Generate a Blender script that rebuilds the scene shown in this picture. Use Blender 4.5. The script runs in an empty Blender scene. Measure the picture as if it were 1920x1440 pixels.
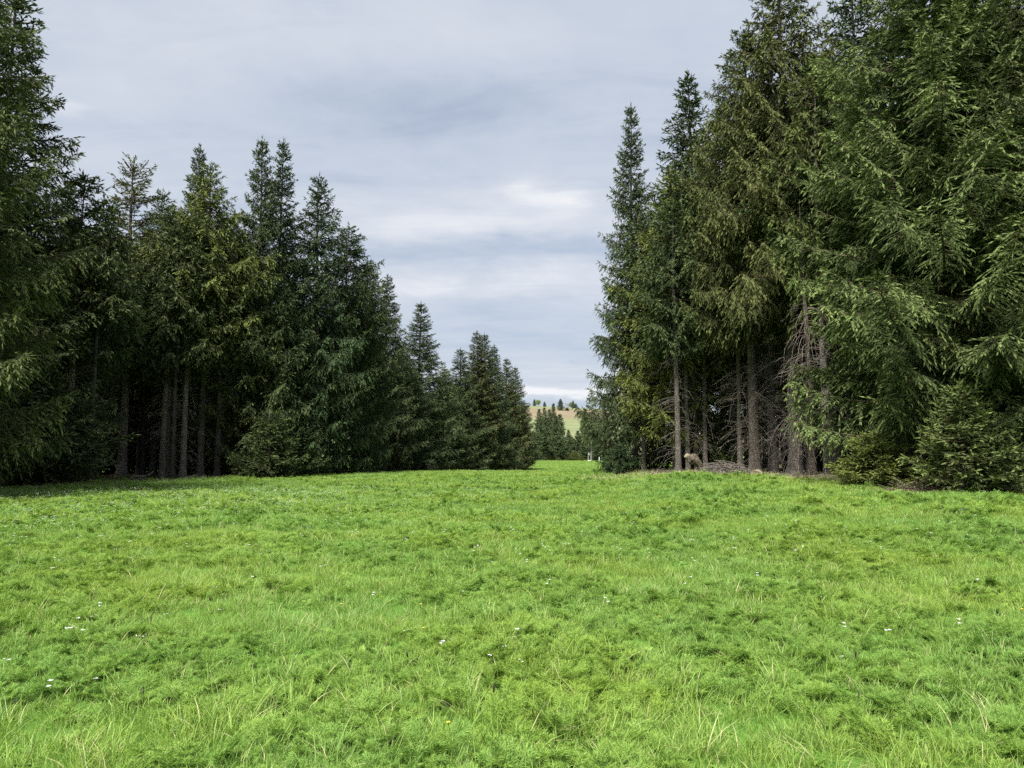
import bpy, math, random
import numpy as np
from mathutils import Vector

S = bpy.context.scene
C = S.collection
R = math.radians
rnd = random.Random(7)

# ------------------------------------------------------------------ camera
FPX, CX, CY, HOR, EYE = 1423.0, 960.0, 720.0, 845.0, 1.6
PITCH = math.atan((HOR - CY) / FPX)
cam = bpy.data.objects.new('camera', bpy.data.cameras.new('camera'))
C.objects.link(cam)
cam.data.sensor_width = 36.0
cam.data.lens = 36.0 * FPX / 1920.0
cam.data.clip_start, cam.data.clip_end = 0.05, 9000.0
cam.location = (0, 0, EYE)
cam.rotation_euler = (math.pi / 2 + PITCH, 0, 0)
S.camera = cam

# ------------------------------------------------------------------ view, sun, sky
vs = S.view_settings
vs.view_transform = 'Standard'; vs.look = 'None'; vs.gamma = 1.0
vs.use_curve_mapping = False
vs.exposure = 2.8
S.render.engine = 'CYCLES'
S.cycles.use_denoising = False
cy = S.cycles
cy.max_bounces = 9; cy.diffuse_bounces = 6; cy.glossy_bounces = 1
cy.transmission_bounces = 5; cy.transparent_max_bounces = 4; cy.volume_bounces = 0
cy.caustics_reflective = False; cy.caustics_refractive = False

SUN_EL, SUN_AZ = R(56), R(204)          # azimuth from +Y, clockwise
sdir = Vector((math.sin(SUN_AZ) * math.cos(SUN_EL), math.cos(SUN_AZ) * math.cos(SUN_EL), math.sin(SUN_EL)))
sun = bpy.data.objects.new('sun', bpy.data.lights.new('sun', 'SUN'))
C.objects.link(sun)
sun.data.energy = 1.5
sun.data.angle = R(17)
sun.data.color = (1.0, 0.97, 0.92)
sun.rotation_euler = sdir.to_track_quat('Z', 'Y').to_euler()


class NT:
    """small node helper"""
    def __init__(s, tree):
        s.t = tree; s.n = tree.nodes; s.l = tree.links

    def add(s, kind, props=None, **inp):
        n = s.n.new(kind)
        for k, v in (props or {}).items():
            setattr(n, k, v)
        for k, v in inp.items():
            key = int(k[1:]) if k[0] == 'i' and k[1:].isdigit() else k.replace('_', ' ')
            s.set(n.inputs[key], v)
        return n

    def set(s, sock, v):
        if isinstance(v, bpy.types.NodeSocket):
            s.l.new(v, sock)
        elif isinstance(v, bpy.types.Node):
            s.l.new(v.outputs[0], sock)
        else:
            if hasattr(sock.default_value, '__len__') and len(sock.default_value) == 4 and len(v) == 3:
                v = (*v, 1.0)
            sock.default_value = v

    def m(s, op, a, b=0.0, c=None, clamp=False):
        n = s.n.new('ShaderNodeMath'); n.operation = op; n.use_clamp = clamp
        s.set(n.inputs[0], a); s.set(n.inputs[1], b)
        if c is not None:
            s.set(n.inputs[2], c)
        return n.outputs[0]

    def mixc(s, f, a, b, blend='MIX'):
        n = s.n.new('ShaderNodeMix'); n.data_type = 'RGBA'; n.blend_type = blend
        s.set(n.inputs[0], f); s.set(n.inputs[6], a); s.set(n.inputs[7], b)
        return n.outputs[2]

    def rng(s, v, a, b, c=0.0, d=1.0, smooth=True):
        n = s.n.new('ShaderNodeMapRange')
        n.interpolation_type = 'SMOOTHSTEP' if smooth else 'LINEAR'
        for i, x in enumerate((v, a, b, c, d)):
            s.set(n.inputs[i], x)
        return n.outputs[0]

    def noise(s, vec, scale, detail=4.0, rough=0.55, dist=0.0):
        n = s.n.new('ShaderNodeTexNoise')
        s.set(n.inputs['Vector'], vec)
        n.inputs['Scale'].default_value = scale
        n.inputs['Detail'].default_value = detail
        n.inputs['Roughness'].default_value = rough
        n.inputs['Distortion'].default_value = dist
        return n


def lin(r, g, b):
    f = lambda c: (c / 255 / 12.92) if c / 255 <= 0.04045 else ((c / 255 + 0.055) / 1.055) ** 2.4
    return (f(r), f(g), f(b))


def pix_dir(px, py):
    a, b = (px - CX) / FPX, (CY - py) / FPX
    d = Vector((a, math.cos(PITCH) - b * math.sin(PITCH), math.sin(PITCH) + b * math.cos(PITCH)))
    return d.normalized()


def pix_x(px, py, Y):
    b = (CY - py) / FPX
    return (px - CX) / FPX * Y / (math.cos(PITCH) - b * math.sin(PITCH))


def pix_z(py, Y):
    b = (CY - py) / FPX
    return EYE + Y * (math.sin(PITCH) + b * math.cos(PITCH)) / (math.cos(PITCH) - b * math.sin(PITCH))


world = bpy.data.worlds.new('World')
S.world = world
world.use_nodes = True
W = NT(world.node_tree)
W.n.clear()
gen = W.add('ShaderNodeTexCoord').outputs['Generated']
sep = W.add('ShaderNodeSeparateXYZ', Vector=gen)
dx, dy, dz = sep.outputs
el = W.m('ARCSINE', dz)
az = W.m('ARCTAN2', dx, dy)
zz = W.m('ADD', W.m('MAXIMUM', dz, 0.0), 0.10)
pv = W.add('ShaderNodeCombineXYZ', X=W.m('DIVIDE', dx, zz), Y=W.m('DIVIDE', dy, zz), Z=0.0).outputs[0]
n1 = W.noise(pv, 0.55, 5, 0.55, 0.3).outputs[0]
n2 = W.noise(pv, 1.7, 6, 0.6, 0.4).outputs[0]
n3 = W.noise(pv, 5.0, 5, 0.6, 0.2).outputs[0]
# warped azimuth / elevation for the cloud banks seen in the gap
wn = W.noise(W.add('ShaderNodeCombineXYZ', X=W.m('MULTIPLY', az, 5.0), Y=W.m('MULTIPLY', el, 14.0), Z=0.0).outputs[0], 1.0, 6, 0.6)
wsep = W.add('ShaderNodeSeparateXYZ', Vector=wn.outputs['Color'])
azw = W.m('ADD', az, W.m('MULTIPLY', W.m('SUBTRACT', wsep.outputs[0], 0.5), 0.30))
elw = W.m('ADD', el, W.m('MULTIPLY', W.m('SUBTRACT', wsep.outputs[1], 0.5), 0.075))


def blob(px, py, sx, sy, amp):
    d = pix_dir(px, py)
    u0, v0 = math.atan2(d.x, d.y), math.asin(d.z)
    u = W.m('DIVIDE', W.m('SUBTRACT', azw, u0), sx / FPX)
    v = W.m('DIVIDE', W.m('SUBTRACT', elw, v0), sy / FPX)
    q = W.m('ADD', W.m('MULTIPLY', u, u), W.m('MULTIPLY', v, v))
    return W.m('MULTIPLY', W.m('EXPONENT', W.m('MULTIPLY', q, -1.0)), amp)


pst = W.add('ShaderNodeMapping', Vector=pv, Rotation=(0, 0, 0.22), Scale=(0.75, 2.6, 1.0)).outputs[0]
n4 = W.noise(pst, 1.6, 9, 0.62, 0.9).outputs[0]
rid = W.m('SUBTRACT', 1.0, W.m('MULTIPLY', W.m('ABSOLUTE', W.m('SUBTRACT', n4, 0.5)), 5.0))
cl = W.m('ADD', W.m('MULTIPLY', n1, 0.50), W.m('ADD', W.m('MULTIPLY', n2, 0.42), W.m('MULTIPLY', n3, 0.22)))
cl = W.m('ADD', cl, W.m('MULTIPLY', W.m('SUBTRACT', n4, 0.5), 0.38))
cl = W.m('ADD', cl, W.m('MULTIPLY', W.m('MAXIMUM', rid, 0.0), 0.05))
cl = W.m('MULTIPLY', W.m('SUBTRACT', cl, 0.585), 1.25)
cl = W.m('ADD', cl, 0.36)
for b in ((880, 425, 300, 45, 0.38), (1030, 365, 70, 24, 0.42), (900, 525, 280, 24, 0.40), (930, 472, 330, 22, -0.40),
          (780, 595, 260, 40, -0.05), (330, 110, 260, 90, 0.22), (700, 190, 380, 75, -0.28), (140, 212, 40, 16, 0.35),
          (900, 640, 300, 40, -0.12), (1040, 742, 190, 13, 0.70), (900, 700, 420, 22, 0.10), (1080, 760, 150, 9, -0.30),
          (1066, 678, 14, 3, -0.25), (700, 60, 300, 70, 0.18), (520, 700, 400, 60, 0.12)):
    cl = W.m('ADD', cl, blob(*b))
cl = W.m('MAXIMUM', W.m('MINIMUM', cl, 1.0), 0.0)
ramp = W.add('ShaderNodeValToRGB', Fac=cl)
ce = ramp.color_ramp.elements
ce[0].position, ce[0].color = 0.0, (*lin(169, 180, 198), 1)
ce[1].position, ce[1].color = 1.0, (*lin(240, 241, 244), 1)
for p, c in ((0.35, lin(196, 205, 219)), (0.65, lin(214, 220, 230))):
    e = ce.new(p); e.color = (*c, 1)
sky = W.add('ShaderNodeTexSky', dict(sky_type='NISHITA', sun_disc=False, sun_elevation=SUN_EL, sun_rotation=SUN_AZ,
                                     altitude=800.0, air_density=1.0, dust_density=2.0))
bg_sky = W.add('ShaderNodeBackground', Color=sky.outputs[0], Strength=0.05)
bg_cl = W.add('ShaderNodeBackground', Color=ramp.outputs[0], Strength=0.148)
thin = W.rng(cl, 0.0, 0.5, 0.92, 0.98)
mixw = W.add('ShaderNodeMixShader', i0=thin, i1=bg_sky.outputs[0], i2=bg_cl.outputs[0])
W.l.new(mixw.outputs[0], W.add('ShaderNodeOutputWorld').inputs[0])


# ------------------------------------------------------------------ helpers: meshes, tags
def tag(o, label=None, cat=None, group=None, kind=None):
    if label: o['label'] = label
    if cat: o['category'] = cat
    if group: o['group'] = group
    if kind: o['kind'] = kind
    return o


def make_mesh(name, verts, quads, mats, midx=None, smooth=False, attrs=None):
    me = bpy.data.meshes.new(name)
    v = np.asarray(verts, np.float32); q = np.asarray(quads, np.int32)
    me.vertices.add(len(v)); me.vertices.foreach_set('co', v.ravel())
    n, k = q.shape
    me.loops.add(n * k); me.loops.foreach_set('vertex_index', q.ravel())
    me.polygons.add(n)
    me.polygons.foreach_set('loop_start', np.arange(0, n * k, k, dtype=np.int32))
    for m in mats: me.materials.append(m)
    if midx is not None: me.polygons.foreach_set('material_index', np.asarray(midx, np.int32))
    for an, av in (attrs or {}).items():
        a = me.attributes.new(an, 'FLOAT', 'POINT'); a.data.foreach_set('value', np.asarray(av, np.float32))
    me.update(calc_edges=True)
    if smooth: me.polygons.foreach_set('use_smooth', np.ones(n, bool))
    return me


def obj(name, me, parent=None, loc=None):
    o = bpy.data.objects.new(name, me)
    C.objects.link(o)
    if parent: o.parent = parent
    if loc is not None: o.location = loc
    return o


def empty(name, loc, rz=0.0, label=None, cat=None, group=None):
    o = bpy.data.objects.new(name, None)
    C.objects.link(o)
    o.location = loc; o.rotation_euler = (0, 0, rz); o.empty_display_size = 0.3
    return tag(o, label, cat, group)


def norm(a):
    return a / np.maximum(np.linalg.norm(a, axis=-1, keepdims=True), 1e-9)


class Buf:
    """collects quads into one mesh"""
    def __init__(s):
        s.v, s.q, s.m, s.t, s.n = [], [], [], [], 0

    def put(s, v, q, mi=0, tone=0.5):
        v = np.asarray(v, float).reshape(-1, 3); q = np.asarray(q).reshape(-1, 4)
        s.v.append(v); s.q.append(q + s.n); s.m.append(np.full(len(q), mi))
        s.t.append(np.broadcast_to(tone, (len(v),)) if np.ndim(tone) < 1 or len(np.atleast_1d(tone)) == 1 else np.asarray(tone))
        s.n += len(v)

    def tubes(s, P, rad, sides=3, mi=0, tone=0.5, cap=False):
        """P (n,k,3) paths, rad (n,k)"""
        P = np.asarray(P, float); rad = np.asarray(rad, float)
        n, k, _ = P.shape
        T = norm(np.gradient(P, axis=1))
        ref = np.where(np.abs(T[..., 2:3]) > 0.8, np.array([1.0, 0, 0]), np.array([0, 0, 1.0]))
        ref = np.broadcast_to(ref[:, :1], T.shape)
        A = norm(np.cross(T, ref)); B = np.cross(T, A)
        th = np.arange(sides) / sides * 2 * np.pi
        V = P[:, :, None] + rad[:, :, None, None] * (A[:, :, None] * np.cos(th)[None, None, :, None] + B[:, :, None] * np.sin(th)[None, None, :, None])
        base = np.arange(n * k * sides).reshape(n, k, sides)
        a = base[:, :-1]; b = base[:, 1:]
        Q = np.stack([a, np.roll(a, -1, 2), np.roll(b, -1, 2), b], -1)
        s.put(V, Q, mi, tone)
        if cap and sides % 2 == 0:
            for e in (0, k - 1):
                for i in range(n):
                    ring = V[i, e]
                    c = ring.mean(0)
                    vv = np.vstack([ring, c])
                    qq = [[j, (j + 1) % sides, (j + 2) % sides, sides] for j in range(0, sides, 2)]
                    s.put(vv, qq, mi, tone)

    def kites(s, b, d, nrm, ln, wd, mi=0, tone=0.5, cross=True, mid=0.42):
        """flat pointed leaves: base b, direction d, face normal nrm"""
        b = np.asarray(b, float); d = norm(np.asarray(d, float)); n = len(b)
        ln = np.broadcast_to(ln, (n,))[:, None]; wd = np.broadcast_to(wd, (n,))[:, None]
        side = norm(np.cross(d, nrm))
        up = np.cross(side, d)
        for ax in ((side, up) if cross else (side,)):
            V = np.stack([b, b + d * ln * mid + ax * wd * 0.5, b + d * ln, b + d * ln * mid - ax * wd * 0.5], 1)
            s.put(V, np.arange(n * 4).reshape(n, 4), mi, np.repeat(np.broadcast_to(tone, (n,)), 4))

    def box(s, c, sz, mi=0):
        c = np.array(c, float); h = np.array(sz, float) / 2
        v = [c + h * np.array((x, y, z)) for z in (-1, 1) for y in (-1, 1) for x in (-1, 1)]
        s.put(v, [[0, 2, 3, 1], [4, 5, 7, 6], [0, 1, 5, 4], [2, 6, 7, 3], [0, 4, 6, 2], [1, 3, 7, 5]], mi)

    def mesh(s, name, mats, smooth=False):
        return make_mesh(name, np.vstack(s.v), np.vstack(s.q), mats, np.concatenate(s.m), smooth, {'tone': np.concatenate(s.t)})


_G = np.random.default_rng(11).random((256, 256))


def vnoise(x, y, sc):
    x = np.asarray(x, float) * sc + 1000.0; y = np.asarray(y, float) * sc + 1000.0
    xi, yi = np.floor(x).astype(int), np.floor(y).astype(int)
    fx, fy = x - xi, y - yi
    fx = fx * fx * (3 - 2 * fx); fy = fy * fy * (3 - 2 * fy)
    g = lambda a, b: _G[a % 256, b % 256]
    return (g(xi, yi) * (1 - fx) + g(xi + 1, yi) * fx) * (1 - fy) + (g(xi, yi + 1) * (1 - fx) + g(xi + 1, yi + 1) * fx) * fy


def sst(a, b, x):
    t = np.clip((np.asarray(x, float) - a) / (b - a), 0, 1)
    return t * t * (3 - 2 * t)


# ------------------------------------------------------------------ terrain
EL = np.array([(-60, -40), (-40, 5), (-24, 20), (-19.0, 30), (-15.5, 43), (-12.5, 56), (-10.5, 72), (-6, 95), (-2, 115), (2, 130), (5, 150), (6, 262)], float)
ER = np.array([(40, -40), (26, 5), (15.5, 20), (12, 27), (9.6, 32), (7.6, 37), (6.8, 44), (12, 60), (30, 100), (45, 262)], float)


def left_edge(y): return np.interp(y, EL[:, 1], EL[:, 0])
def right_edge(y): return np.interp(y, ER[:, 1], ER[:, 0])


def forest_mask(x, y):
    """0 on the meadow, 1 on the forest floor"""
    w = (vnoise(x, y, 0.35) - 0.5) * 2.4 + (vnoise(x, y, 1.3) - 0.5) * 1.0
    l = sst(-0.8, 1.0, left_edge(y) - x + w * 0.6 - 0.6)
    l = l * (1 - sst(16, 22, left_edge(y) - x + w))          # clearing behind the left wood
    r = sst(-0.8, 1.0, x - right_edge(y) + w * 0.6 - 0.2)
    f = np.maximum(l, r) * (np.asarray(y) < 262)
    e = sst(262, 266, np.asarray(y, float) + w) * (1 - sst(300, 330, y))
    return np.clip(np.maximum(f, e), 0, 1)


def height(x, y):
    x = np.asarray(x, float); y = np.asarray(y, float)
    h = -1.75 * sst(46, 125, y)
    h = h + 0.52 * sst(0.5, 8, x) * sst(6, 25, y) * (1 - sst(44, 75, y))
    h = h + 0.12 * sst(8, 20, -x) * sst(25, 40, y) * (1 - sst(50, 80, y))
    h = h + 57.0 * sst(360, 980, y) * (1.0 - 0.00085 * (x - 60)) * (1 + 0.05 * (vnoise(x, y, 0.006) - 0.5))
    near = 1 - sst(120, 300, y)
    h = h + near * ((vnoise(x, y, 0.16) - 0.5) * 0.16 + (vnoise(x, y, 0.6) - 0.5) * 0.09 + (vnoise(x, y, 2.2) - 0.5) * 0.05)
    return h - near * 0.02


def hz(x, y): return float(height(x, y))


def M(name):
    m = bpy.data.materials.new(name); m.use_nodes = True
    t = NT(m.node_tree); t.n.clear()
    out = t.add('ShaderNodeOutputMaterial')
    return m, t, out


def ground_material():
    m, t, out = M('ground')
    pos = t.add('ShaderNodeNewGeometry').outputs['Position']
    f = t.add('ShaderNodeAttribute', dict(attribute_name='forest')).outputs['Fac']
    hill = t.add('ShaderNodeAttribute', dict(attribute_name='hill')).outputs['Fac']
    a = t.noise(pos, 0.35, 5).outputs[0]; b = t.noise(pos, 4.0, 6, 0.65).outputs[0]; c = t.noise(pos, 40.0, 4, 0.7).outputs[0]
    g = t.mixc(a, (0.075, 0.17, 0.022), (0.105, 0.215, 0.03))
    g = t.mixc(t.rng(b, 0.35, 0.7, 0, 0.6), g, (0.055, 0.125, 0.018))
    g = t.mixc(t.rng(c, 0.4, 0.75, 0, 0.45), g, (0.035, 0.05, 0.016))
    lit = t.mixc(b, (0.060, 0.040, 0.026), (0.125, 0.088, 0.055))
    lit = t.mixc(t.rng(c, 0.35, 0.7, 0, 0.7), lit, (0.045, 0.032, 0.022))
    moss = t.rng(t.noise(pos, 0.6, 5, 0.6).outputs[0], 0.48, 0.60)
    lit = t.mixc(moss, lit, (0.075, 0.115, 0.025))
    col = t.mixc(f, g, lit)
    # far hill: green pasture with a band of dry brown grass
    sp = t.add('ShaderNodeSeparateXYZ', Vector=pos)
    hv = t.add('ShaderNodeCombineXYZ', X=t.m('MULTIPLY', sp.outputs[0], 0.012), Y=t.m('MULTIPLY', sp.outputs[1], 0.05), Z=0.0).outputs[0]
    hn = t.noise(hv, 1.0, 6, 0.65).outputs[0]
    yb = t.m('ADD', sp.outputs[2], t.m('MULTIPLY', t.m('SUBTRACT', hn, 0.5), 16.0))
    band = t.m('MULTIPLY', t.rng(yb, 29.0, 33.5), t.rng(yb, 44.0, 49.0, 1.0, 0.0))
    hn = t.m('ADD', t.m('MULTIPLY', hn, 0.6), t.m('MULTIPLY', t.noise(pos, 0.25, 6, 0.7).outputs[0], 0.4))
    hg = t.mixc(t.rng(hn, 0.35, 0.65), (0.125, 0.15, 0.07), (0.18, 0.195, 0.095))
    dry = t.mixc(t.rng(t.noise(hv, 3.0, 5, 0.7).outputs[0], 0.38, 0.62), (0.22, 0.185, 0.115), (0.14, 0.105, 0.07))
    hcol = t.mixc(band, hg, dry)
    col = t.mixc(hill, col, hcol)
    bump = t.add('ShaderNodeBump', Strength=0.6, Distance=0.05, Height=t.m('ADD', b, t.m('MULTIPLY', c, 0.5)))
    p = t.add('ShaderNodeBsdfPrincipled', Base_Color=col, Roughness=0.95, Normal=bump.outputs[0])
    p.inputs['Specular IOR Level'].default_value = 0.15
    t.l.new(p.outputs[0], out.inputs[0])
    return m


def axis(lo, hi, pts):
    """spacing grows away from the middle"""
    return np.unique(np.concatenate(pts))


xs = axis(0, 0, [np.arange(-30, 30.01, 0.5), -30 - np.cumsum(np.geomspace(0.6, 190, 44)), 30 + np.cumsum(np.geomspace(0.6, 190, 44))])
ys = axis(0, 0, [np.arange(-8, 60.01, 0.5), -8 - np.cumsum(np.geomspace(0.5, 120, 26)), 60 + np.cumsum(np.geomspace(0.5, 90, 95))])
gx, gy = np.meshgrid(xs, ys)
gz = height(gx, gy)
ni, nj = gx.shape
idx = np.arange(ni * nj).reshape(ni, nj)
gq = np.stack([idx[:-1, :-1], idx[:-1, 1:], idx[1:, 1:], idx[1:, :-1]], -1).reshape(-1, 4)
GROUND = ground_material()
gme = make_mesh('ground', np.stack([gx, gy, gz], -1).reshape(-1, 3), gq, [GROUND], None, True,
                {'forest': forest_mask(gx, gy).ravel(), 'hill': sst(300, 380, gy).ravel()})
tag(obj('ground', gme), kind='structure')


# ------------------------------------------------------------------ plant materials
def leaf_material(name, dark, light, trans=0.25, use_obj=True, patch=0.0, rough=0.6, spec=0.25, transcol=None):
    m, t, out = M(name)
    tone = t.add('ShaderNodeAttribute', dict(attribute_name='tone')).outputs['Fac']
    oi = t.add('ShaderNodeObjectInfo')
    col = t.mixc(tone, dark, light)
    if use_obj:
        col = t.mixc(1.0, col, oi.outputs['Color'], 'MULTIPLY')
    if patch:
        pos = t.add('ShaderNodeNewGeometry').outputs['Position']
        pn = t.noise(pos, 0.28, 4, 0.6).outputs[0]
        col = t.mixc(t.rng(pn, 0.36, 0.66, 0, patch), col, t.mixc(1.0, col, (1.38, 1.12, 0.85), 'MULTIPLY'))
        pn0 = t.noise(pos, 0.075, 3, 0.6).outputs[0]
        col = t.mixc(t.rng(pn0, 0.40, 0.62, 0, patch), col, t.mixc(1.0, col, (0.88, 0.90, 0.86), 'MULTIPLY'))
        pn3 = t.noise(pos, 2.3, 4, 0.7).outputs[0]
        col = t.mixc(t.rng(pn3, 0.60, 0.78, 0, patch), col, t.mixc(0.6, col, (0.24, 0.22, 0.09)))
        pn2 = t.noise(pos, 1.1, 4, 0.6).outputs[0]
        col = t.mixc(t.rng(pn2, 0.40, 0.68, 0, patch), col, t.mixc(1.0, col, (0.80, 0.86, 0.74), 'MULTIPLY'))
        col = t.mixc(t.rng(oi.outputs['Random'], 0.0, 1.0, 0, 0.5), col, t.mixc(1.0, col, (1.25, 1.12, 0.95), 'MULTIPLY'))
    p = t.add('ShaderNodeBsdfPrincipled', Base_Color=col, Roughness=rough)
    p.inputs['Specular IOR Level'].default_value = spec
    tr = t.add('ShaderNodeBsdfTranslucent', Color=t.mixc(1.0, col, transcol or (1.2, 1.25, 0.7), 'MULTIPLY'))
    mx = t.add('ShaderNodeMixShader', i0=trans, i1=p.outputs[0], i2=tr.outputs[0])
    t.l.new(mx.outputs[0], out.inputs[0])
    return m


def bark_material(name, c1, c2, c3, scale=1.0):
    m, t, out = M(name)
    tc = t.add('ShaderNodeTexCoord').outputs['Object']
    oi = t.add('ShaderNodeObjectInfo')
    mp = t.add('ShaderNodeMapping', Vector=tc, Scale=(9 * scale, 9 * scale, 3.2 * scale)).outputs[0]
    a = t.noise(mp, 1.0, 6, 0.7, 0.6).outputs[0]
    vor = t.add('ShaderNodeTexVoronoi', dict(feature='DISTANCE_TO_EDGE'), Vector=mp, Scale=1.6).outputs[0]
    col = t.mixc(t.rng(a, 0.3, 0.72), c1, c2)
    col = t.mixc(t.rng(t.noise(tc, 1.3 * scale, 5, 0.65).outputs[0], 0.50, 0.66, 0, 0.75), col, c3)
    col = t.mixc(t.rng(vor, 0.0, 0.08, 0.75, 0.0), col, (0.02, 0.016, 0.013))
    col = t.mixc(1.0, col, oi.outputs['Color'], 'MULTIPLY')
    bump = t.add('ShaderNodeBump', Strength=0.9, Distance=0.03, Height=t.m('ADD', a, t.m('MULTIPLY', t.rng(vor, 0, 0.15), 0.8)))
    p = t.add('ShaderNodeBsdfPrincipled', Base_Color=col, Roughness=0.92, Normal=bump.outputs[0])
    p.inputs['Specular IOR Level'].default_value = 0.15
    t.l.new(p.outputs[0], out.inputs[0])
    return m


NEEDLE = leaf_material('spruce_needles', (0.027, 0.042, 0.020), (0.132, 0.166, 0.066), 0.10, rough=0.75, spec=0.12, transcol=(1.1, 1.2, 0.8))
LEAF = leaf_material('broad_leaves', (0.10, 0.16, 0.03), (0.22, 0.30, 0.07), 0.3)
TWIG = bark_material('twig_bark', (0.070, 0.055, 0.042), (0.13, 0.105, 0.082), (0.11, 0.11, 0.085), 2.0)
BARK = bark_material('spruce_bark', (0.068, 0.058, 0.050), (0.165, 0.145, 0.125), (0.17, 0.165, 0.14))
DEAD = bark_material('dead_wood', (0.16, 0.135, 0.11), (0.33, 0.29, 0.25), (0.24, 0.225, 0.19), 2.0)
OLDWOOD = bark_material('weathered_wood', (0.085, 0.068, 0.050), (0.27, 0.225, 0.165), (0.15, 0.13, 0.09), 1.3)
CUTWOOD = bark_material('pale_broken_wood', (0.36, 0.29, 0.19), (0.52, 0.44, 0.32), (0.40, 0.34, 0.25), 3.0)
GRASS = leaf_material('grass_blades', (0.100, 0.208, 0.042), (0.258, 0.400, 0.100), 0.32, False, 0.75, 0.5, 0.3, (1.15, 1.2, 0.6))
HERB = leaf_material('feathery_leaves', (0.088, 0.196, 0.038), (0.225, 0.375, 0.086), 0.30, False, 0.75, 0.6, 0.2, (1.15, 1.2, 0.6))
STRAW = leaf_material('dry_blades', (0.30, 0.29, 0.12), (0.52, 0.50, 0.27), 0.2, False)


# ------------------------------------------------------------------ spruce builder
def spruce_crown(name, seed, H, Rad, zb=0.6, power=0.85, whorl=0.42, nper=6, droop=0.45, hang=0.35, sp=1.0,
                 ln=0.14, wd=0.045, asym=0.0, inner=0.22, gap=0.08, top_up=0.55, cone=0.62, irregular=0.28):
    g = np.random.default_rng(seed)
    zs, n_at = [], []
    z = zb
    while z < H - 0.25:
        zs.append(z); z += whorl * (0.62 + 0.48 * (1 - z / H)) * g.uniform(0.75, 1.3)
    Z, AZ = [], []
    for z in zs:
        k = max(3, int(round(nper * g.uniform(0.8, 1.25))))
        a0 = g.uniform(0, 6.28)
        for j in range(k):
            if g.random() < gap: continue
            Z.append(z + g.normal(0, whorl * 0.22)); AZ.append(a0 + (j + g.uniform(-0.32, 0.32)) / k * 6.283)
    Z = np.clip(np.array(Z), zb * 0.8, H - 0.35); AZ = np.array(AZ); n = len(Z)
    tt = (Z - zb) / (H - zb)                                    # 0 bottom .. 1 top
    prof = np.power(np.minimum((1 - tt) / cone, 1.0), power)
    prof = prof * (0.72 + 0.28 * sst(0.0, 0.10, tt))
    # slow noise over height and azimuth makes lumps and hollows in the outline
    lump = 1 + irregular * 1.6 * (vnoise(np.cos(AZ) * 1.3 + seed * 7.1, Z * 0.55 + np.sin(AZ) * 1.3 + seed * 3.3, 1.0) - 0.5)
    L = Rad * prof * lump * g.uniform(0.66, 1.26, n) * (1 + asym * np.cos(AZ)) + 0.16
    slope = np.interp(tt, [0, 0.25, 0.6, 0.85, 1.0], [-droop, -droop * 0.75, -droop * 0.15, top_up * 0.5, top_up * 1.1]) + g.normal(0, 0.09, n)
    curl = np.interp(tt, [0, 0.5, 1.0], [0.42, 0.30, 0.05]) + g.normal(0, 0.06, n)
    sway = g.normal(0, 0.14, n)
    K = 8
    s = np.linspace(0, 1, K)
    ra = np.stack([np.cos(AZ), np.sin(AZ), 0 * AZ], -1); ta = np.stack([-np.sin(AZ), np.cos(AZ), 0 * AZ], -1)

    def bp(i, s):
        """point on branch i at parameter s (flat arrays)"""
        l = L[i]
        return (ra[i] * (l * s)[:, None] + ta[i] * (l * sway[i] * s * s)[:, None]
                + np.stack([0 * s, 0 * s, Z[i] + l * (slope[i] * s + curl[i] * s * s)], -1))

    def bt(i, s):
        return norm(ra[i] + ta[i] * (2 * sway[i] * s)[:, None] + np.stack([0 * s, 0 * s, slope[i] + 2 * curl[i] * s], -1))

    B = Buf()
    ii = np.repeat(np.arange(n), K); ss = np.tile(s, n)
    P = bp(ii, ss).reshape(n, K, 3)
    rr = (0.006 + 0.011 * L)[:, None] * (1.02 - s)[None] + 0.004
    B.tubes(P, rr, 3, 1, 0.5)
    btone = g.uniform(0, 1, n)
    # secondary twigs
    nt = np.maximum(np.where(tt > 0.8, 3, 5), (2 * L * 0.92 / (0.098 * sp)).astype(int))
    ti = np.repeat(np.arange(n), nt)
    m = len(ti)
    inn = inner * np.interp(tt[ti], [0, 0.45, 0.8], [1, 0.6, 0.2])
    ts = inn + (1.0 - inn) * np.power(g.uniform(0.0, 1, m), 0.65) * 0.99
    short = L[ti] < 0.8
    ts = np.where(short, g.uniform(0.12, 0.98, m), ts)
    sg = np.where(g.random(m) < 0.5, -1.0, 1.0)
    b = bp(ti, ts); T = bt(ti, ts)
    side = norm(np.cross(T, np.array([0, 0, 1.0]))) * sg[:, None]
    lt = np.clip((0.11 + 0.34 * L[ti] * np.power(1 - ts, 0.5)), 0.1, 1.0) * g.uniform(0.6, 1.2, m)
    ang = g.normal(0.9, 0.30, m)
    hg = np.clip(hang * np.interp(tt[ti], [0, 0.7, 1], [1, 0.8, 0.1]) + g.normal(0, 0.24, m), -0.35, 1.7)
    D = norm(T * np.cos(ang)[:, None] + side * np.sin(ang)[:, None] + np.stack([0 * hg, 0 * hg, 0.15 - hg], -1))
    big = lt > 0.22
    u4 = np.linspace(0, 1, 3)

    def tp(k, u):
        return b[k] + lt[k][:, None] * (D[k] * u[:, None] + np.stack([0 * u, 0 * u, -0.35 * hg[k] * u * u], -1))
    kb = np.nonzero(big)[0]
    if len(kb):
        Pt = tp(np.repeat(kb, 3), np.tile(u4, len(kb))).reshape(-1, 3, 3)
        B.tubes(Pt, np.broadcast_to(np.array([0.006, 0.005, 0.003]), (len(kb), 3)), 3, 1, 0.5)
    # needle sprigs on twigs
    ns = np.maximum(2, np.ceil(lt / (0.056 * sp)).astype(int))
    ki = np.repeat(np.arange(m), ns); q = len(ki)
    first = np.repeat(np.cumsum(ns) - ns, ns)
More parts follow.
